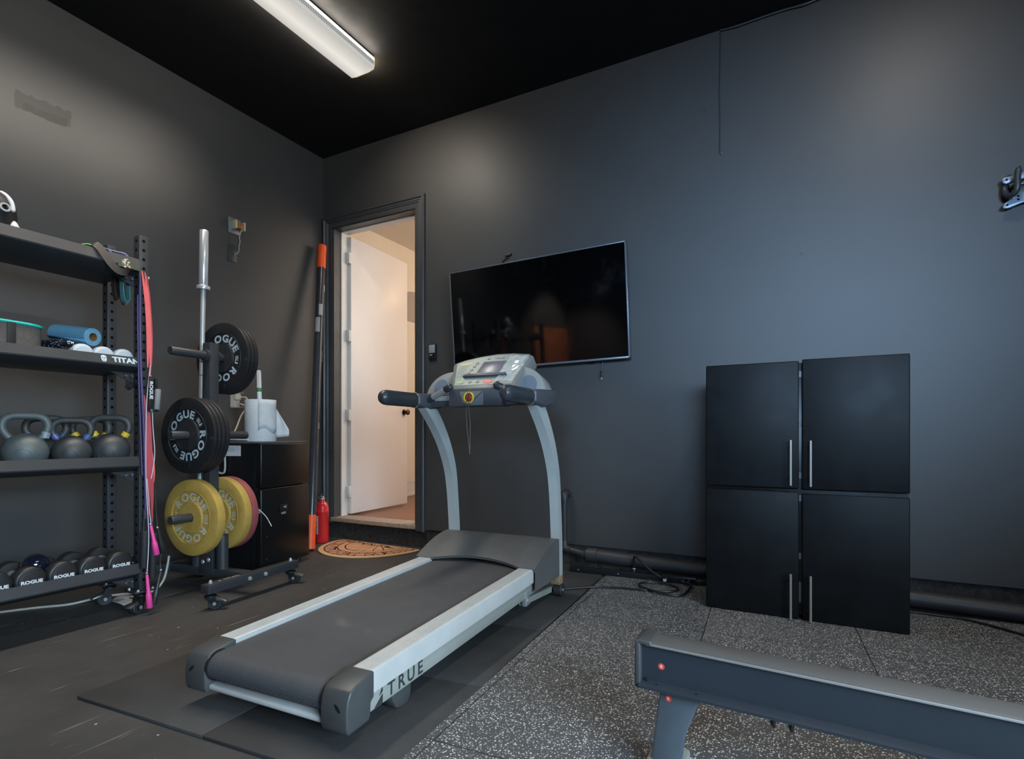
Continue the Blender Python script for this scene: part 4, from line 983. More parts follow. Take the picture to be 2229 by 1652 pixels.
for y, z0, z1, r, lab, x in ((1.578, .42, .235, .0165, 'black foam grip tube hanging in front of the right dumbbell', XH + .0), (1.622, .40, .175, .0165, 'longer black foam grip tube hanging right of the rack post', XH - .005)):
    t = thing('foam_grip', lab, 'grip', (x, y, z1), 0, 'foam grips hanging on the post')
    MB().lathe([(0, 0), (r * .95, 0), (r, .004), (r, z0 - z1 - .006), (r * .9, z0 - z1), (0, z0 - z1)], RY(3), 20).build('foam_sleeve', M_FOAM, t)
    MB().tube([(0, 0, z0 - z1), (0.006, 0, z0 - z1 + .10)], .004, 6).build('cord', M_BKH, t)
M_GREYF = mat('grey_ribbed_foam', (120, 122, 124), .6, var=.1, bs=.5, bsc=420)
t = thing('exercise_strap', 'black webbing strap handle with grey ribbed grip and white lettering on the front post', 'exercise strap', (XH + .03, 1.598, 1.03))
b = MB(); b.box(-.004, .004, -.016, .014, -.0, .165, .003, 2, M=RX(-2)); wb_ = b.build('webbing', M_STRAP, t)
MB().text('ROGUE', .022, frame((.0048, -.003, .095), (0, 0, -1), (0, 1, 0)), .0008, 1.2).build('lettering', M_WTXT, wb_)
MB().lathe([(0, 0), (.013, 0), (.0145, .004), (.0145, .10), (.012, .105), (0, .105)], TR(0, .025, -.002) @ RX(-4), 18).build('grip', M_GREYF, t)
MB().box(-.006, .004, .008, .030, .10, .155, .003).build('strap_end', M_STRAP, t)
MB().lathe([(0, 0), (.0175, 0), (.018, .012), (0, .012)], TR(0, .010, -.012) @ Matrix.Diagonal((.7, 1.3, 1, 1)), 18).build('end_cap', M_BLK, t)
t = thing('exercise_strap', 'plain black stirrup handle hanging under the second shelf near the post', 'exercise strap', (-3.0, 1.565, 1.125))
MB().tube([(0, -.022, .012), (-.02, .032, .055)], .0145, 16).build('grip', M_FOAM, t)
MB().sweep(smooth_path([(0, -.026, .008), (-.005, -.020, .06), (-.01, -.010, .086)], 4), .014, .003, (0, 1, 0)).sweep(smooth_path([(-.02, .034, .058), (-.02, .02, .085)], 4), .014, .003, (0, 1, 0)).build('webbing', M_STRAP, t)
# paper and cable on the floor under the rack
M_PAPER = mat('white_leaflet_paper', (196, 198, 200), .6, var=.03)
t = thing('leaflet', 'creased white printed leaflet on the floor under the rack', 'leaflet', (-3.28, 1.64, .004))
b = WB(t); P_ = [(-3.30, 1.606), (-3.16, 1.606), (-3.225, 1.745), (-3.44, 1.735)]
n = 6; vs = []
for j in range(n + 1):
    for i in range(n + 1):
        u, v = i / n, j / n
        x = (P_[0][0] * (1 - u) + P_[1][0] * u) * (1 - v) + (P_[3][0] * (1 - u) + P_[2][0] * u) * v; y = (P_[0][1] * (1 - u) + P_[1][1] * u) * (1 - v) + (P_[3][1] * (1 - u) + P_[2][1] * u) * v
        vs.append((x, y, .003 + .006 * abs(math.sin(u * 3.1)) * (1 - v)))
b.raw(vs, [(j * (n + 1) + i, j * (n + 1) + i + 1, (j + 1) * (n + 1) + i + 1, (j + 1) * (n + 1) + i) for j in range(n) for i in range(n)])
lf = b.build('sheet', M_PAPER, t, solid=.0006)
b = WB(t)
for q in range(5): b.box(-3.31 + .0, -3.23 - q * .006, 1.60 + q * .014, 1.604 + q * .014, .0098, .0102)
b.box(-3.28, -3.22, 1.69, 1.702, .006, .0064); b.build('printed_text', M_DTXT, t)
M_WCORD = mat('off_white_cord', (170, 168, 162), .5, var=.05)
tag(MB().tube(smooth_path([(-3.66, 1.12, .006), (-3.52, 1.36, .006), (-3.43, 1.48, .006), (-3.385, 1.62, .0165), (-3.305, 1.75, .0165), (-3.275, 1.82, .012), (-3.262, 1.865, .06), (-3.258, 1.885, .13), (-3.255, 1.895, .20)], 8), .0062, 8).build('cable', M_WCORD), 'off-white cord running across the floor from under the rack to the weight tree', 'cable')
# ------------------------------------------------------------------ weight tree
T0 = (-3.065, 2.025)
wt = thing('weight_tree', 'black steel weight plate tree on casters between the rack and the fridge', 'weight tree', (T0[0], T0[1], 0), 6)
MB().box(-.03, .03, -.03, .03, .10, 1.436, .003).build('post', M_RACK, wt)
PEGZ = (1.361, .90, .436)
for z in PEGZ:
    for s_ in (-1, 1):
        p = MB().lathe([(0, 0), (.0235, 0), (.0235, .218), (.021, .222), (0, .222)], TR(0, s_ * .030, z) @ RX(-90 * s_), 28).build('peg', M_RACK, wt)
        MB().lathe([(.024, 0), (.036, 0), (.036, .012), (.024, .016)], TR(0, s_ * .0302, z) @ RX(-90 * s_), 28).build('collar', M_RACK, p)
for x0, x1, h in ((.305, .362, .312), (-.36, -.305, .255)):
    bm_ = MB().box(x0, x1, -h, h, .087, .135, .003).build('base_beam', M_RACK, wt)
    for s_ in (-1, 1):
        MB().lathe([(0, 0), (.010, 0), (.010, .004), (.007, .014), (.003, .018), (0, .018)], TR((x0 + x1) / 2, s_ * (h - .035), .135), 10).build('cap_nut', M_STEEL, bm_)
        caster(wt, (x0 + x1) / 2, s_ * (h - .035), .087, (35 if s_ < 0 else 20) - (70 if x0 < 0 else 0))
MB().box(-.305, .305, -.03, .03, .082, .130, .003).build('cross_beam', M_RACK, wt)
for y in (-.055, .055): MB().lathe([(0, 0), (.012, 0), (.012, .006), (.008, .006), (.008, .011), (0, .011)], TR(.362, y, .11) @ RY(90), 6).build('bolt', M_STEEL, wt)
b = MB(); b.box(-.05, .055, -.036, -.031, .10, .225, .001).box(-.05, .055, .031, .036, .10, .225, .001); b.build('bracket', M_RACK, wt)
for x, z in ((-.02, .165), (.025, .18)): MB().ball((x, -.038, z), .013, 14, (1, .5, 1)).build('bolt', M_STEEL, wt)
b = MB(); b.tube([(.092, 0, .128), (.092, 0, .324)], .032, 28, caps=False).tube([(.092, 0, .324), (.092, 0, .128)], .028, 28, caps=False).build('bar_holder', M_RACK, wt)
b = MB(); b.tube([(-.10, 0, .128), (-.10, 0, .324)], .034, 28, caps=False).tube([(-.10, 0, .324), (-.10, 0, .128)], .0305, 28, caps=False).build('bar_holder', M_RACK, wt)
b = MB(); T = frame((.318, -.175, .1354), (0, 1, 0), (-1, 0, 0)); b.text('TITAN', .028, T @ TR(.03, -.012, 0), .0006, 1.2); b.box(-.006, .006, -.008, .008, 0, .0003, M=T @ TR(-.045, -.012, 0)); b.build('lettering', mat('worn_white_print', (150, 140, 136), .6, var=.2, vs=60), wt)

# ------------------------------------------------------------------ bumper plates
def plate_mats(c, k, worn=.1):
    def m(nm, col):
        t = NT(nm); a = t.noise(9, 5, .65); sc = t.noise(28, 4, .6, t.sc(1, 1, 1))
        cc = lin(col); dk = tuple(x * (1 - worn * 1.6) for x in cc[:3]) + (1,)
        q = t.mix(t.ramp(a, .35, .72), cc, dk); q = t.mix(t.math('MULTIPLY', t.ramp(sc, .6, .78), worn * 2.2), q, lin(k))
        t.set(col=q, rough=.5, spec=.4); t.bump(sc, .08, .002); return t.m
    return m
pm = plate_mats(None, (96, 98, 102), .16)
M_PBLK = pm('black_bumper_rubber', (31, 32, 35)); M_PHUB = pm('black_bumper_hub', (44, 45, 48))
pm = plate_mats(None, (126, 104, 54), .14); M_PYEL = pm('yellow_bumper_rubber', (182, 150, 76))
pm = plate_mats(None, (90, 48, 50), .14); M_PRED = pm('faded_red_bumper_rubber', (150, 76, 78))
M_LTRB = mat('pale_blue_lettering', (170, 184, 194), .5, var=.05); M_LTRY = mat('silver_lettering', (196, 188, 160), .5, var=.08)
def plate(y_face, th, z, label, body, hub, ltr, wt_txt, rot, d=.428, group='bumper plates on the weight tree', face=True):
    """disc on a peg; front face looks along local -y, origin at the face centre"""
    c, s_ = math.cos(R(6)), math.sin(R(6))
    t = thing('bumper_plate', label, 'weight plate', (T0[0] - s_ * y_face, T0[1] + c * y_face, z), 6, group)
    r = d / 2; A = RX(90)                                  # lathe axis z -> local -y is 'up' of the face
    A = Matrix(((1, 0, 0, 0), (0, 0, -1, 0), (0, 1, 0, 0), (0, 0, 0, 1)))
    pr = [(.0255, -.001), (.092, -.001), (.094, -.005), (.150, -.005), (.155, .0), (r - .008, .0), (r - .002, -.003), (r, -.010), (r, -th + .010), (r - .002, -th + .003), (r - .008, -th), (.155, -th), (.150, -th + .004), (.0255, -th + .004), (.0255, -.001)]
    MB().lathe(pr, A, 64).build('plate_body', body, t, ang=28)
    MB().lathe([(.0257, -.004), (.0257, .0005), (.031, .0008), (.083, .0008), (.085, -.0005)], A, 48).build('hub', hub, t)
    if face:
        MB().lathe([(.1500, -.0042), (.1512, .0012), (.1530, .0012), (.1545, -.001)], A, 56).lathe([(.0865, -.001), (.0872, .0014), (.0888, .0014), (.0895, -.001)], A, 48).build('raised_ring', hub, t)
        b = MB(); F = A @ TR(0, 0, -.0042)
        for k in (0, 1):
            b.arc_text('ROGUE', .060, .1195, R(90 + rot + 180 * k), F, .0024, 1.18, .15)
            b.arc_text(wt_txt, .034, .119, R(0 + rot + 180 * k), F, .0014, .62, .10)
        b.build('lettering', ltr, t)
    return t
YF_ = -.1535
for k, lab in enumerate(('front black plate of the stack on the left middle peg', 'second black plate behind the front one on the left middle peg', 'third black plate in the left middle peg stack', 'rearmost black plate of the left middle peg stack against the post')):
    plate(YF_ + .0262 * k, .0255, PEGZ[1] - .0015, lab, M_PBLK, M_PHUB, M_LTRB, '10LB', 38, face=(k == 0))
for k, lab in enumerate(('front black plate of the high stack on the right top peg', 'middle black plate of the high stack on the right top peg', 'rear black plate of the high stack on the right top peg')):
    plate(.072 + .0262 * k, .0255, PEGZ[0] - .0015, lab, M_PBLK, M_PHUB, M_LTRB, '10LB', -8, face=(k == 0))
plate(-.132, .052, PEGZ[2] - .0015, 'scuffed yellow plate alone on the lower left peg', M_PYEL, M_PYEL, M_LTRY, '35LB', -2, .432)
plate(.050, .052, PEGZ[2] - .0015, 'yellow plate on the lower right peg in front of the faded red one', M_PYEL, M_PYEL, M_LTRY, '35LB', -4, .432)
plate(.1035, .046, PEGZ[2] - .0015, 'faded red plate behind the yellow one on the lower right peg', M_PRED, M_PRED, M_LTRY, '25LB', 20, .432, face=False)
# ------------------------------------------------------------------ barbell
M_BARB = mat('satin_steel_bar', (172, 174, 176), .38, .35, var=.04); M_CHROME = mat('polished_chrome_sleeve', (198, 200, 204), .24, .55, var=.02)
bb = thing('barbell', 'steel barbell standing upright in the weight tree with a chrome sleeve on top', 'barbell', (-3.165, 2.0145, .134))
bb.rotation_euler = (R(-.85), R(.2), 0)
MB().cyl((0, 0, .36), (0, 0, 1.63), .0138, 24).build('shaft', M_BARB, bb)
for z0, z1, cz in ((.012, .355, .355), (1.650, 1.985, 1.63)):
    MB().lathe([(0, z0), (.022, z0), (.0245, z0 + .004), (.0245, z1 - .004), (.022, z1), (0, z1)], None, 32).build('sleeve', M_CHROME, bb)
    MB().lathe([(.0, cz), (.036, cz), (.037, cz + .002), (.037, cz + .020), (.036, cz + .022), (0, cz + .022)], None, 32).build('collar', M_CHROME, bb)
b = MB()
for z in (1.20, 1.12): b.lathe([(.0140, z), (.0145, z + .001), (.0145, z + .004), (.0140, z + .005)], None, 24)
b.build('knurl_mark', M_KNURL, bb)

# ------------------------------------------------------------------ fridge
M_FRG = mat('glossy_black_enamel', (17, 18, 20), .3, var=.08)
def frg():
    t = NT('paint_speckled_black_enamel'); v = t.n('TexVoronoi', {'Vector': t.co, 'Scale': 26.0}); r = t.xyz(v.outputs['Color'])[0]
    sp = t.math('MULTIPLY', t.math('LESS_THAN', t.math('ADD', v.outputs['Distance'], t.math('MULTIPLY', t.noise(90), .08)), .11), t.math('GREATER_THAN', r, .72))
    x, y, z = t.xyz(); low = t.ramp(t.math('ADD', z, t.math('MULTIPLY', t.noise(6), .3)), .62, .42)
    t.set(col=t.mix(t.math('MULTIPLY', sp, low), lin((17, 18, 19)), lin((150, 146, 140))), rough=.3, spec=.4); return t.m
M_FRGD = frg()
fr = thing('mini_fridge', 'black two door mini fridge in the corner behind the weight tree', 'fridge', (-3.05, 2.352, 0), 13)
MB().box(-.47, -.052, .0, .5, .03, .85, .006).build('body', M_FRG, fr)
MB().box(-.475, -.02, -.004, .504, .845, .857, .004).build('top_panel', mat('worn_grey_black_top', (74, 74, 74), .35, var=.2, vs=20), fr)
for z0, z1 in ((.035, .552), (.562, .845)): MB().box(-.046, .0, .0, .5, z0, z1, .008, 3).build('door', M_FRGD, fr)
MB().box(-.05, -.048, .004, .496, .04, .84).build('door_gasket', M_BLK, fr)
for x in (-.40, -.06):
    for y in (.05, .45): MB().cyl((x, y, .0), (x, y, .032), .018, 14).build('foot', M_BLK, fr)
lk = MB().box(0, .012, .175, .245, .385, .435, .004).build('latch', M_BLK, fr)
MB().text('GAR', .014, frame((.0125, .215, .418), (0, 1, 0), (0, 0, 1)), .0004).build('lettering', M_WTXT, lk)
MB().box(.0, .008, .19, .232, .37, .386, .003).build('latch_catch', M_STEEL, lk)
st = MB().box(-.27, -.155, -.0012, .0, .765, .832).build('energy_sticker', M_PAPER, fr)
b = MB()
for q in range(4): b.box(-.262, -.20, -.0016, -.0012, .82 - q * .008, .823 - q * .008)
b.lathe([(.010, 0), (.013, 0)], TR(-.18, -.0014, .815) @ RX(90), 20); b.build('printed_text', mat('faint_print', (120, 124, 128), .6), st)
MB().box(-.03, -.005, -.008, .0, .40, .43, .003).build('latch_hook', M_STEEL, fr)
# paper towel and the stick standing in its tube
def towel_mat():
    t = NT('quilted_white_paper'); x, y, z = t.xyz()
    v = t.n('TexVoronoi', {'Vector': t.co, 'Scale': 120.0}).outputs['Distance']
    t.set(col=t.mix(t.noise(20), lin((176, 182, 188)), lin((198, 202, 206))), rough=.9, spec=.1); t.bump(v, .5, .002); return t.m
M_TOW = towel_mat()
pt = thing('paper_towel_roll', 'white paper towel roll standing on top of the fridge', 'paper towel', (-3.335, 2.565, .8575))
MB().lathe([(.026, 0), (.100, 0), (.1015, .004), (.1015, .280), (.099, .286), (.026, .286)], None, 56).build('towel', M_TOW, pt)
MB().lathe([(.0255, 0), (.0255, .286), (.022, .286), (.022, 0)], None, 28).build('core', M_KRAFT, pt)
vs = []; n = 10
d0 = V((-.79, .61, 0)); tn = V((.61, .79, 0))
for j in range(n + 1):
    for i in range(7):
        u, v = i / 6, j / n
        w = .004 + .100 * v * (1 if v < .82 else 1 - (v - .82) * 1.2)
        p = tn * (.0985 + w * u) - d0 * (.012 + .03 * u * v + .006 * math.sin(6 * u + 3 * v)) + V((0, 0, .225 - .195 * v + .03 * v * (u - .5) * (1 if v < .9 else .3)))
        vs.append(p)
MB().raw(vs, [(j * 7 + i, j * 7 + i + 1, (j + 1) * 7 + i + 1, (j + 1) * 7 + i) for j in range(n) for i in range(6)]).build('loose_sheet', M_TOW, pt, solid=.0012, ang=60)
vs = []
for j in range(7):
    for i in range(9):
        u, v = i / 8, j / 6; a = R(-46 + 92 * u) - 0; rr = .1026 + .0008 * math.sin(22 * v + 3 * u)
        vs.append((rr * math.cos(a), rr * math.sin(a), .286 - .215 * v + .02 * math.sin(7 * u) * v))
MB().raw(vs, [(j * 9 + i, j * 9 + i + 1, (j + 1) * 9 + i + 1, (j + 1) * 9 + i) for j in range(6) for i in range(8)]).build('front_sheet', M_TOW, pt, solid=.001, ang=60)
def dots():
    t = NT('white_dotted_sleeve'); x, y, z = t.xyz()
    v = t.n('TexVoronoi', {'Vector': t.co, 'Scale': 95.0, 'Randomness': .15}).outputs['Distance']
    t.set(col=t.mix(t.math('LESS_THAN', v, .32), lin((196, 198, 198)), lin((96, 100, 104))), rough=.5); return t.m
sk = thing('handled_stick', 'white dotted stick with a green band poking up out of the paper towel roll', 'stick', (-3.339, 2.565, 1.005))
sk.rotation_euler = (R(-.8), R(-3.2), 0)
MB().tube([(0, 0, 0), (0, 0, .13), (0, 0, .145), (0, 0, .20)], [.011, .011, .0155, .0155], 20).build('pole', M_TUB, sk)
MB().lathe([(.0158, .196), (.0168, .198), (.0168, .222), (.0158, .224)], None, 24).build('green_band', mat('green_tape', (46, 118, 70), .5), sk)
MB().lathe([(.0, .222), (.0160, .222), (.0150, .335), (.013, .345), (0, .349)], None, 24).build('dotted_grip', dots(), sk)
# cords by the fridge
sd = V((math.cos(R(13)), math.sin(R(13)), 0)); nd = V((math.sin(R(13)), -math.cos(R(13)), 0)); c0 = V((-3.05, 2.352, 0))
def side(a, z, off=.012): return tuple(c0 - sd * a + nd * off + V((0, 0, z)))
tag(MB().tube(smooth_path([side(.33, .865, .0), side(.315, .905, .02), side(.275, .875, .03), side(.262, .80, .022), side(.262, .69, .016), side(.275, .655, .016), side(.315, .66, .016), side(.345, .69, .014), side(.34, .75, .012), side(.36, .80, .012)], 7), .0065, 8).build('cable', M_WCORD), 'grey white cord looping down the side of the fridge beside the black plates', 'cable')
tag(MB().tube(smooth_path([side(.008, .425, .012), side(-.012, .415, .014), side(-.05, .38, .012), side(-.085, .325, .010)], 6), .0026, 6).build('cable_tie', M_WHP), 'thin white cable tie sticking out from the front corner of the fridge', 'cable tie')
tag(MB().tube([side(.44, .872, -.15), side(.20, .868, -.12)], .005, 8).build('thin_rod', M_WHP), 'thin white rod lying on the fridge top left of the paper towel', 'rod')
# ------------------------------------------------------------------ left wall fittings
M_PLATE = mat('painted_over_wall_plate', (60, 60, 61), .4, var=.03); M_GALV = mat('galvanised_plate', (128, 130, 130), .45, .4, var=.15)
t = thing('doorbell_transformer', 'small exposed transformer with copper coil and wires on a steel plate on the left wall', 'transformer', (XL, 2.695, 2.475))
MB().box(0, .006, -.050, .050, -.058, .058, .001).build('mounting_plate', M_GALV, t)
b = MB(); b.box(.006, .062, -.030, -.018, -.032, .032, .001).box(.006, .062, .040, .052, -.032, .032, .001); b.build('core', mat('cream_laminated_core', (190, 186, 150), .5, var=.12), t)
MB().box(.010, .056, -.018, .040, -.022, .022, .004).build('coil', mat('copper_coil', (164, 96, 62), .4, var=.2, vs=40), t)
MB().tube(smooth_path([(.05, .03, -.02), (.05, .018, -.05), (.045, .012, -.085), (.048, .014, -.12), (.03, .018, -.15), (.04, .012, -.175), (.03, .010, -.20), (.004, -.006, -.215)], 5), .0035, 7).build('twisted_wire', mat('silver_grey_wire', (170, 168, 164), .4), t)
t = thing('wall_plate', 'black painted blank wall plate below the small transformer', 'wall plate', (XL, 2.680, 2.265))
MB().box(0, .006, -.036, .036, -.062, .062, .002).build('plate', M_PLATE, t)
MB().lathe([(0, 0), (.007, 0)], TR(.0064, .006, -.005) @ RY(90), 14).build('wire_hole', M_HOLE, t)
M_IVORY = mat('ivory_plastic', (186, 180, 166), .4, var=.05)
t = thing('wall_outlet', 'ivory wall outlet with a clear cover above the fridge', 'outlet', (XL, 2.70, 1.165))
MB().box(0, .006, -.038, .038, -.06, .06, .003).build('plate', M_IVORY, t)
clr = NT('scuffed_clear_plastic'); clr.set(col=(.8, .8, .78, 1), rough=.2, alpha=.25, spec=.8)
b = MB()
for z in (-.055, .05): b.box(.006, .05, -.04, .04, z, z + .004)
b.box(.006, .05, -.04, -.037, -.055, .054); b.build('cover', clr.m, t)
pg = MB().box(.006, .04, -.02, .026, .0, .045, .005).build('plug', M_IVORY, t)
tag(MB().tube(smooth_path([(XL + .035, 2.72, 1.185), (XL + .075, 2.745, 1.18), (XL + .08, 2.745, 1.12), (XL + .07, 2.70, 1.04), (XL + .10, 2.64, .95), (XL + .13, 2.58, .88)], 6), .006, 8).build('cable', M_IVORY), 'ivory cord from the wall outlet falling behind the fridge on the left', 'cable')
tag(MB().tube(smooth_path([(XL + .003, 2.728, 1.137), (XL + .02, 2.735, 1.136), (XL + .05, 2.775, 1.11), (XL + .06, 2.785, 1.05), (XL + .06, 2.755, .94), (XL + .07, 2.745, .80), (XL + .08, 2.74, .4), (XL + .085, 2.735, .05), (XL + .10, 2.73, .0065)], 6), .006, 8).build('cable', M_IVORY), 'second ivory cord from the wall outlet hanging straighter on the right', 'cable')

# ------------------------------------------------------------------ pole, extinguisher, doormat
M_PIPEB = mat('glossy_black_pipe', (52, 55, 60), .22, .1, var=.1); M_ORG = mat('orange_wrapped_tape', (232, 84, 32), .5, var=.08, vs=30, bs=.3, bsc=70)
p0, p1 = V((-3.395, 3.055, .018)), V((-3.715, 3.475, 2.545))
ax = (p1 - p0).normalized(); Lp = (p1 - p0).length
PM = frame(p0, ax.orthogonal(), ax.cross(ax.orthogonal()))
if (PM.to_3x3() @ V((0, 0, 1))).dot(ax) < 0: PM = PM @ RX(180)
t = thing('pipe_pole', 'tall black pipe with orange taped ends leaning in the corner left of the door', 'pole', tuple(p0))
IM = TR(*p0).inverted()
MB(IM).lathe([(0, .0), (.0345, .0), (.0345, Lp), (0, Lp)], PM, 28).build('pipe', M_PIPEB, t)
for z0, z1 in ((-.004, .258), (Lp - .21, Lp + .004)): MB(IM).lathe([(0, z0), (.0365, z0), (.037, z0 + .01), (.0362, (z0 + z1) / 2), (.037, z1 - .01), (.0360, z1), (.034, z1)], PM, 28).build('orange_tape', M_ORG, t)
for z, a, w, h in ((1.93, -70, .5, .10), (1.78, -110, .6, .13), (2.15, -20, .3, .06), (1.52, -15, .12, .10), (.95, -25, .15, .05)):
    b = MB(IM); vs = []
    for j in range(2):
        for i in range(7): q = R(a) + w * (i / 6 - .5) * 2; vs.append((.0352 * math.cos(q), .0352 * math.sin(q), z + h * j))
    b.raw([PM @ V(v) for v in vs], [(i, i + 1, 8 + i, 7 + i) for i in range(6)]); b.build('paper_label', mat('torn_label_paper', (150, 150, 150), .6, var=.1), t, norm=False)
M_EXT = mat('glossy_red_enamel', (196, 40, 44), .2, var=.04, coat=.4)
t = thing('fire_extinguisher', 'small red fire extinguisher on the floor between the pole and the door', 'fire extinguisher', (-3.575, 3.345, 0.001))
MB().lathe([(0, 0), (.048, 0), (.052, .004), (.053, .012), (.053, .255), (.0545, .258), (.0545, .262), (.053, .265), (.051, .30), (.040, .33), (.022, .345), (.019, .36), (0, .36)], None, 40).build('cylinder', M_EXT, t)
MB().lathe([(0, .358), (.018, .358), (.02, .37), (.016, .385), (0, .388)], None, 20).build('valve', M_STEEL, t)
b = MB(TR(0, 0, .36) @ RZ(-55)); b.box(-.014, .085, -.012, .012, .038, .052, .004).box(-.01, .075, -.011, .011, .010, .022, .004, M=RY(-8)); b.build('lever', M_BLK, t)
MB(TR(0, 0, .37) @ RZ(-55)).cyl((-.01, 0, .01), (-.05, 0, .0), .014, 16).build('nozzle', M_BLK, t)
MB(TR(0, 0, .36) @ RZ(-100)).cyl((.012, 0, .02), (.03, 0, .02), .014, 18).build('gauge', M_STEEL, t)
b = MB(); vs = []
for j in range(2):
    for i in range(9): a = R(-135 + 55 * i / 8); vs.append((.0535 * math.cos(a), .0535 * math.sin(a), .075 + .15 * j))
b.raw(vs, [(i, i + 1, 10 + i, 9 + i) for i in range(8)]); lb = b.build('label', mat('white_extinguisher_label', (200, 190, 190), .5, var=.06), t, norm=False)
b = MB()
for q in range(10):
    vs = []
    for j in range(2):
        for i in range(4): a = R(-128 + 38 * i / 3 - (q % 3) * 3); vs.append((.0538 * math.cos(a), .0538 * math.sin(a), .085 + .0135 * q + .005 * j))
    b.raw(vs, [(i, i + 1, 5 + i, 4 + i) for i in range(3)])
b.build('printed_text', mat('red_brown_print', (120, 60, 62), .5), lb, norm=False)
def coir():
    t = NT('stone_pattern_coir'); x, y, z = t.xyz()
    yy = t.math('MULTIPLY', y, -1)
    xn, yn = t.math('MULTIPLY', x, 1 / .432), t.math('MULTIPLY', yy, 1 / .50)
    r = t.math('SQRT', t.math('ADD', t.math('MULTIPLY', xn, xn), t.math('MULTIPLY', yn, yn)))
    n1 = t.math('MULTIPLY', t.math('SUBTRACT', t.noise(8, 3), .5), .09); rr = t.math('ADD', r, n1); a = t.math('ARCTAN2', yn, xn)
    n2 = t.math('MULTIPLY', t.math('SUBTRACT', t.noise(9, 3), .5), .16); aa = t.math('ADD', a, n2)
    def ring(v, w=.011, q=None): return t.math('LESS_THAN', t.math('ABSOLUTE', t.math('SUBTRACT', rr if q is None else q, v)), w)
    line = t.math('MAXIMUM', ring(.915, .010, r), t.math('MAXIMUM', ring(.70), ring(.58)))
    line = t.math('MAXIMUM', line, ring(.15, .012))
    ray = t.math('LESS_THAN', t.math('MULTIPLY', t.math('PINGPONG', aa, PI / 20), rr), .0085)
    line = t.math('MAXIMUM', line, t.math('MULTIPLY', ray, t.math('MULTIPLY', t.math('GREATER_THAN', rr, .15), t.math('LESS_THAN', rr, .58))))
    v = t.n('TexVoronoi', {'Vector': t.co, 'Scale': 14.0}, feature='DISTANCE_TO_EDGE').outputs['Distance']
    crk = t.math('LESS_THAN', v, .045)
    top = t.math('LESS_THAN', yy, .085); outer = t.math('MULTIPLY', t.math('GREATER_THAN', rr, .70), t.math('LESS_THAN', r, .915))
    line = t.math('MAXIMUM', line, t.math('MULTIPLY', crk, t.math('MAXIMUM', outer, t.math('MULTIPLY', top, t.math('LESS_THAN', r, .915)))))
    brd = t.math('MAXIMUM', t.math('GREATER_THAN', r, .925), t.math('LESS_THAN', yy, .018))
    line = t.math('MULTIPLY', line, t.math('SUBTRACT', 1, brd))
    base = t.mix(t.noise(6, 4), lin((206, 142, 104)), lin((214, 168, 132))); base = t.mix(t.math('MULTIPLY', outer, .6), base, lin((186, 136, 114)))
    base = t.mix(brd, base, lin((222, 176, 130))); base = t.mix(line, base, lin((66, 48, 40)))
    t.set(col=base, rough=.95, spec=.1); t.bump(t.noise(420, 2), .6, .003); return t.m
t = thing('doormat', 'half round tan doormat with a cracked stone pattern in front of the door step', 'doormat', (-3.06, 3.475, .001), -3)
pl = [(-.425, 0)] + [(-.432 * math.cos(PI * k / 36), -.50 * math.sin(PI * k / 36) ** .92) for k in range(1, 36)] + [(.425, 0)]
MB().prism(pl[::-1], 0, .010, None, .003, 2).build('coir_mat', coir(), t)

# ------------------------------------------------------------------ back wall fittings
t = thing('wall_keypad', 'small black and grey wall control with a silver switch right of the door', 'keypad', (-2.593, YB, 1.555))
MB().box(-.036, .036, -.012, 0, -.066, .066, .003).build('housing', M_BLK, t)
MB().box(-.030, .026, -.022, -.012, -.008, .058, .004).build('push_panel', mat('silver_switch', (140, 144, 148), .35, var=.04), t)
for x in (-.02, .004): MB().cyl((x, -.010, -.045), (x, -.018, -.045), .008, 14).build('button', M_BLK, t)
b = MB()
for q in range(2): b.box(-.028, .0 - q * .006, -.0126, -.012, -.019 - q * .007, -.0165 - q * .007)
b.build('printed_text', M_WTXT, t)
M_BPIPE = mat('black_painted_pipe', (50, 51, 54), .5, var=.12, bs=.1, bsc=60)
YP = 3.475
t = thing('drain_pipe', 'large black drain pipe with a thin riser along the foot of the back wall', 'pipe', (-1.45, YP, .1))
IM = TR(-1.45, YP, .1).inverted()
zz0, zz1 = .106, .046; xa, xb = -1.26, XR - .02
def zl(x): return zz0 + (zz1 - zz0) * (x - xa) / (1.0 - xa) if x < 1.0 else zz1
MB(IM).tube([(xa, YP, zl(xa)), (1.0, YP, zl(1.0)), (xb, YP, zl(xb))], .042, 24).build('main_pipe', M_BPIPE, t)
MB(IM).tube([(xa - .01, YP, zl(xa)), (xa + .06, YP, zl(xa + .06))], .0475, 24).build('coupling', M_BPIPE, t)
MB(IM).tube([(xa - .05, YP, zl(xa)), (xa, YP, zl(xa))], [.026, .040], 20).build('reducer', M_BPIPE, t)
MB(IM).tube([(-1.41, YP + .02, .122), (xa - .03, YP, zl(xa))], .022, 18).build('branch_pipe', M_BPIPE, t)
MB(IM).tube(smooth_path([(-1.40, YP + .018, .122), (-1.435, YP + .022, .123), (-1.448, YP + .030, .135), (-1.452, YP + .036, .175)], 6), .0265, 18).build('elbow', M_BPIPE, t)
MB(IM).tube([(-1.452, YP + .036, .165), (-1.452, YP + .036, .455)], .019, 18).build('riser', M_BPIPE, t)
MB(IM).tube(smooth_path([(-1.452, YP + .036, .44), (-1.452, YP + .036, .478), (-1.452, YP + .052, .494), (-1.452, YP + .088, .496)], 6), .0245, 18).build('elbow', M_BPIPE, t)
MB(IM).lathe([(.026, -.001), (.036, -.001), (.033, -.006), (.026, -.007)], TR(-1.452, YB, .496) @ RX(-90), 24).build('wall_collar', M_BPIPE, t)
M_STRIP = mat('black_metal_strip', (30, 31, 34), .4, .2, var=.06)
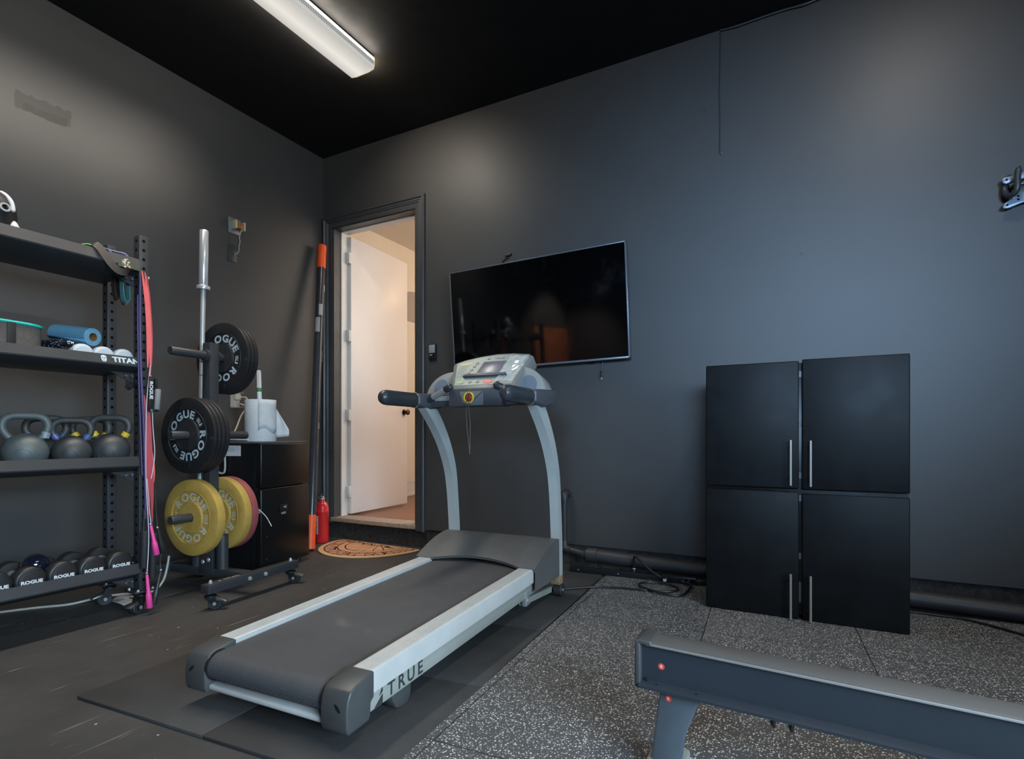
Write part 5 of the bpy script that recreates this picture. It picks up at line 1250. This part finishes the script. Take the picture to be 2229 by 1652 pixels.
t = thing('power_strip', 'long thin black power strip lying on the floor along the back wall', 'power strip', (-.93, 3.386, .0135), 3.2)
MB().box(-.42, .62, -.017, .017, 0, .034, .003).build('housing', M_STRIP, t)
b = MB().box(.17, .37, -.026, .020, -.001, .042, .004).build('outlet_block', M_STRIP, t)
for x in (.29, .335): MB().box(x, x + .028, -.0268, -.026, .010, .032, .0003).build('socket', M_HOLE, b)
for x in (-.36, -.1, .45): MB().cyl((x, -.017, .017), (x, -.0185, .017), .004, 10).build('screw', M_STEEL, t)
def PS(x, y, z): return (TR(-.93, 3.386, .0135) @ RZ(3.2)) @ V((x, y, z))
t = thing('extension_cord', 'black cord with plug arching over the drain pipe into the power strip', 'cord', (-.86, 3.40, .1))
b = WB(t); b.tube(smooth_path([PS(-.012, .036, .045), PS(-.012, .026, .10), PS(.0, .005, .130), PS(.03, -.015, .118), PS(.10, -.035, .066), PS(.165, -.043, .030)], 7), .0065, 8).build('cord', M_CORD, t)
b = WB(t); b.lathe([(.009, 0), (.014, .01), (.014, .035), (.010, .045), (.0, .046)], TR(*PS(-.012, .036, .0)), 16).build('plug', M_CORD, t)
WB(t).lathe([(.0115, .0), (.0125, .003), (.0115, .006)], TR(*PS(-.012, .036, .045)), 16).build('plug_collar', M_STEEL, t)
b = WB(t); b.box(-.016, .018, -.014, .012, .0, .032, .004, M=TR(*PS(.19, -.0405, .002)) @ RZ(4)); pgo = b.build('plug', M_CORD, t)
b = WB(t); b.box(-.008, .010, -.0150, -.0145, .008, .024, M=TR(*PS(.19, -.0405, .002)) @ RZ(4)); b.build('white_mark', M_WHP, t)
t = thing('extension_cord', 'black cord coiled in a loop on the flecked tiles in front of the power strip', 'cord', (-.95, 3.2, .019))
pts = [(-1.30, 2.86, .0185), (-1.25, 2.90, .0185), (-1.16, 2.98, .0185), (-1.06, 3.06, .0185), (-.94, 3.10, .019), (-.80, 3.12, .019)]
for k in range(17):
    a = -2.1 + 2 * PI * k / 16 * 1.0; pts.append((-.745 + .112 * math.cos(a), 3.215 + .085 * math.sin(a), .019 + .0004 * k))
pts += [(-.70, 3.08, .026), (-.60, 3.10, .0195), (-.58, 3.22, .0195), (-.585, 3.33, .03), tuple(PS(.290, -.060, .022))]
b = WB(t); b.tube(smooth_path(pts, 5), .0062, 8).build('cord', M_CORD, t)
b = WB(t); b.box(-.012, .012, -.035, -.001, -.008, .012, .004, M=TR(*PS(.295, -.029, .022)) @ RZ(3)); b.build('plug', M_CORD, t)
tag(MB().tube(smooth_path([(.44, 3.36, .0185), (.55, 3.36, .0185), (.68, 3.345, .0185), (.80, 3.26, .0185), (.92, 3.14, .0185), (1.05, 3.04, .0185)], 7), .0062, 8).build('extension_cord', M_CORD), 'black cord on the floor right of the cabinet below the drain pipe', 'cord')
# wires near the ceiling
M_WIREB = mat('black_painted_wire', (44, 46, 50), .5)
t = thing('hanging_wire', 'thin black wire hanging down the back wall from the ceiling edge', 'wire', (-.452, YB - .006, 2.6))
IM = TR(-.452, YB - .006, 2.6).inverted()
MB(IM).tube(smooth_path([(-.45, YB - .006, ZC - .005), (-.453, YB - .005, 3.15), (-.456, YB - .005, 2.98), (-.452, YB - .005, 2.80), (-.453, YB - .006, 2.64), (-.444, YB - .008, 2.612)], 6), .0028, 6).build('wire', M_WIREB, t)
MB(IM).ball((-.444, YB - .008, 2.612), .006, 10).build('bare_end', M_GALV, t)
tag(MB().tube(smooth_path([(-.45, YB - .008, ZC - .007), (-.36, YB - .010, ZC - .016), (-.25, YB - .010, ZC - .012), (-.1, YB - .010, ZC - .010), (.0, YB - .012, ZC - .018), (.12, YB - .010, ZC - .010), (.6, YB - .01, ZC - .012)], 6), .006, 8).build('ceiling_cable', M_WIREB), 'black cable tacked along the joint of back wall and ceiling', 'cable')
# bike hanger bracket at the right edge
M_BRKT = mat('blue_grey_cast_metal', (120, 132, 146), .4, .3, var=.05)
t = thing('wall_bracket', 'grey metal wall bracket with a curved black hook at the right edge of the picture', 'bracket', (1.0, YB, 2.1))
IM = TR(1.0, YB, 2.1).inverted()
def pz(x, z): return (x - 1.0, z - 2.1)
FR = frame((0, 0, 0), (1, 0, 0), (0, 0, 1))
MB().prism([pz(.862, 2.135), pz(.858, 2.150), pz(.866, 2.162), pz(.885, 2.163), pz(1.10, 2.205), pz(1.12, 2.19), pz(1.10, 2.165), pz(.90, 2.136), pz(.875, 2.128)], .040, .052, FR, .003).build('arm_plate', M_BRKT, t)
MB().box(-.11, .12, -.05, -.012, .022, .042, .005, M=RY(-8)).build('arm', M_RACK, t)
MB(IM).tube(smooth_path([(.876, YB - .02, 2.145), (.874, YB - .03, 2.10), (.880, YB - .05, 2.072), (.893, YB - .072, 2.064), (.905, YB - .088, 2.085), (.906, YB - .09, 2.14), (.910, YB - .09, 2.175)], 6), .0135, 14).build('hook', M_RACK, t)
MB(IM).box(.902, .918, YB - .098, YB - .082, 2.17, 2.188, .002).build('hook_tip', M_BLK, t)
MB().prism([pz(.866, 2.012), pz(.862, 2.022), pz(.870, 2.036), pz(.905, 2.062), pz(.93, 2.078), pz(1.12, 2.07), pz(1.12, 2.035), pz(.95, 2.032), pz(.885, 2.010)], .034, .046, FR, .003).build('lower_plate', M_BRKT, t)
for x, z in ((.921, 2.062), (.921, 2.046), (.88, 2.026), (.876, 2.148)): MB(IM).cyl((x, YB - .0530 if z > 2.1 else YB - .0470, z), (x, YB - .0465 if z > 2.1 else YB - .045, z), .005, 12).build('screw', M_HOLE, t)
MB().box(-.085, .12, -.034, -.001, -.055, .06, .004).build('wall_block', M_BLK, t)
MB(IM).tube([(.91, YB - .03, 2.075), (.905, YB - .03, 2.13)], .004, 8).build('pin', M_GALV, t)
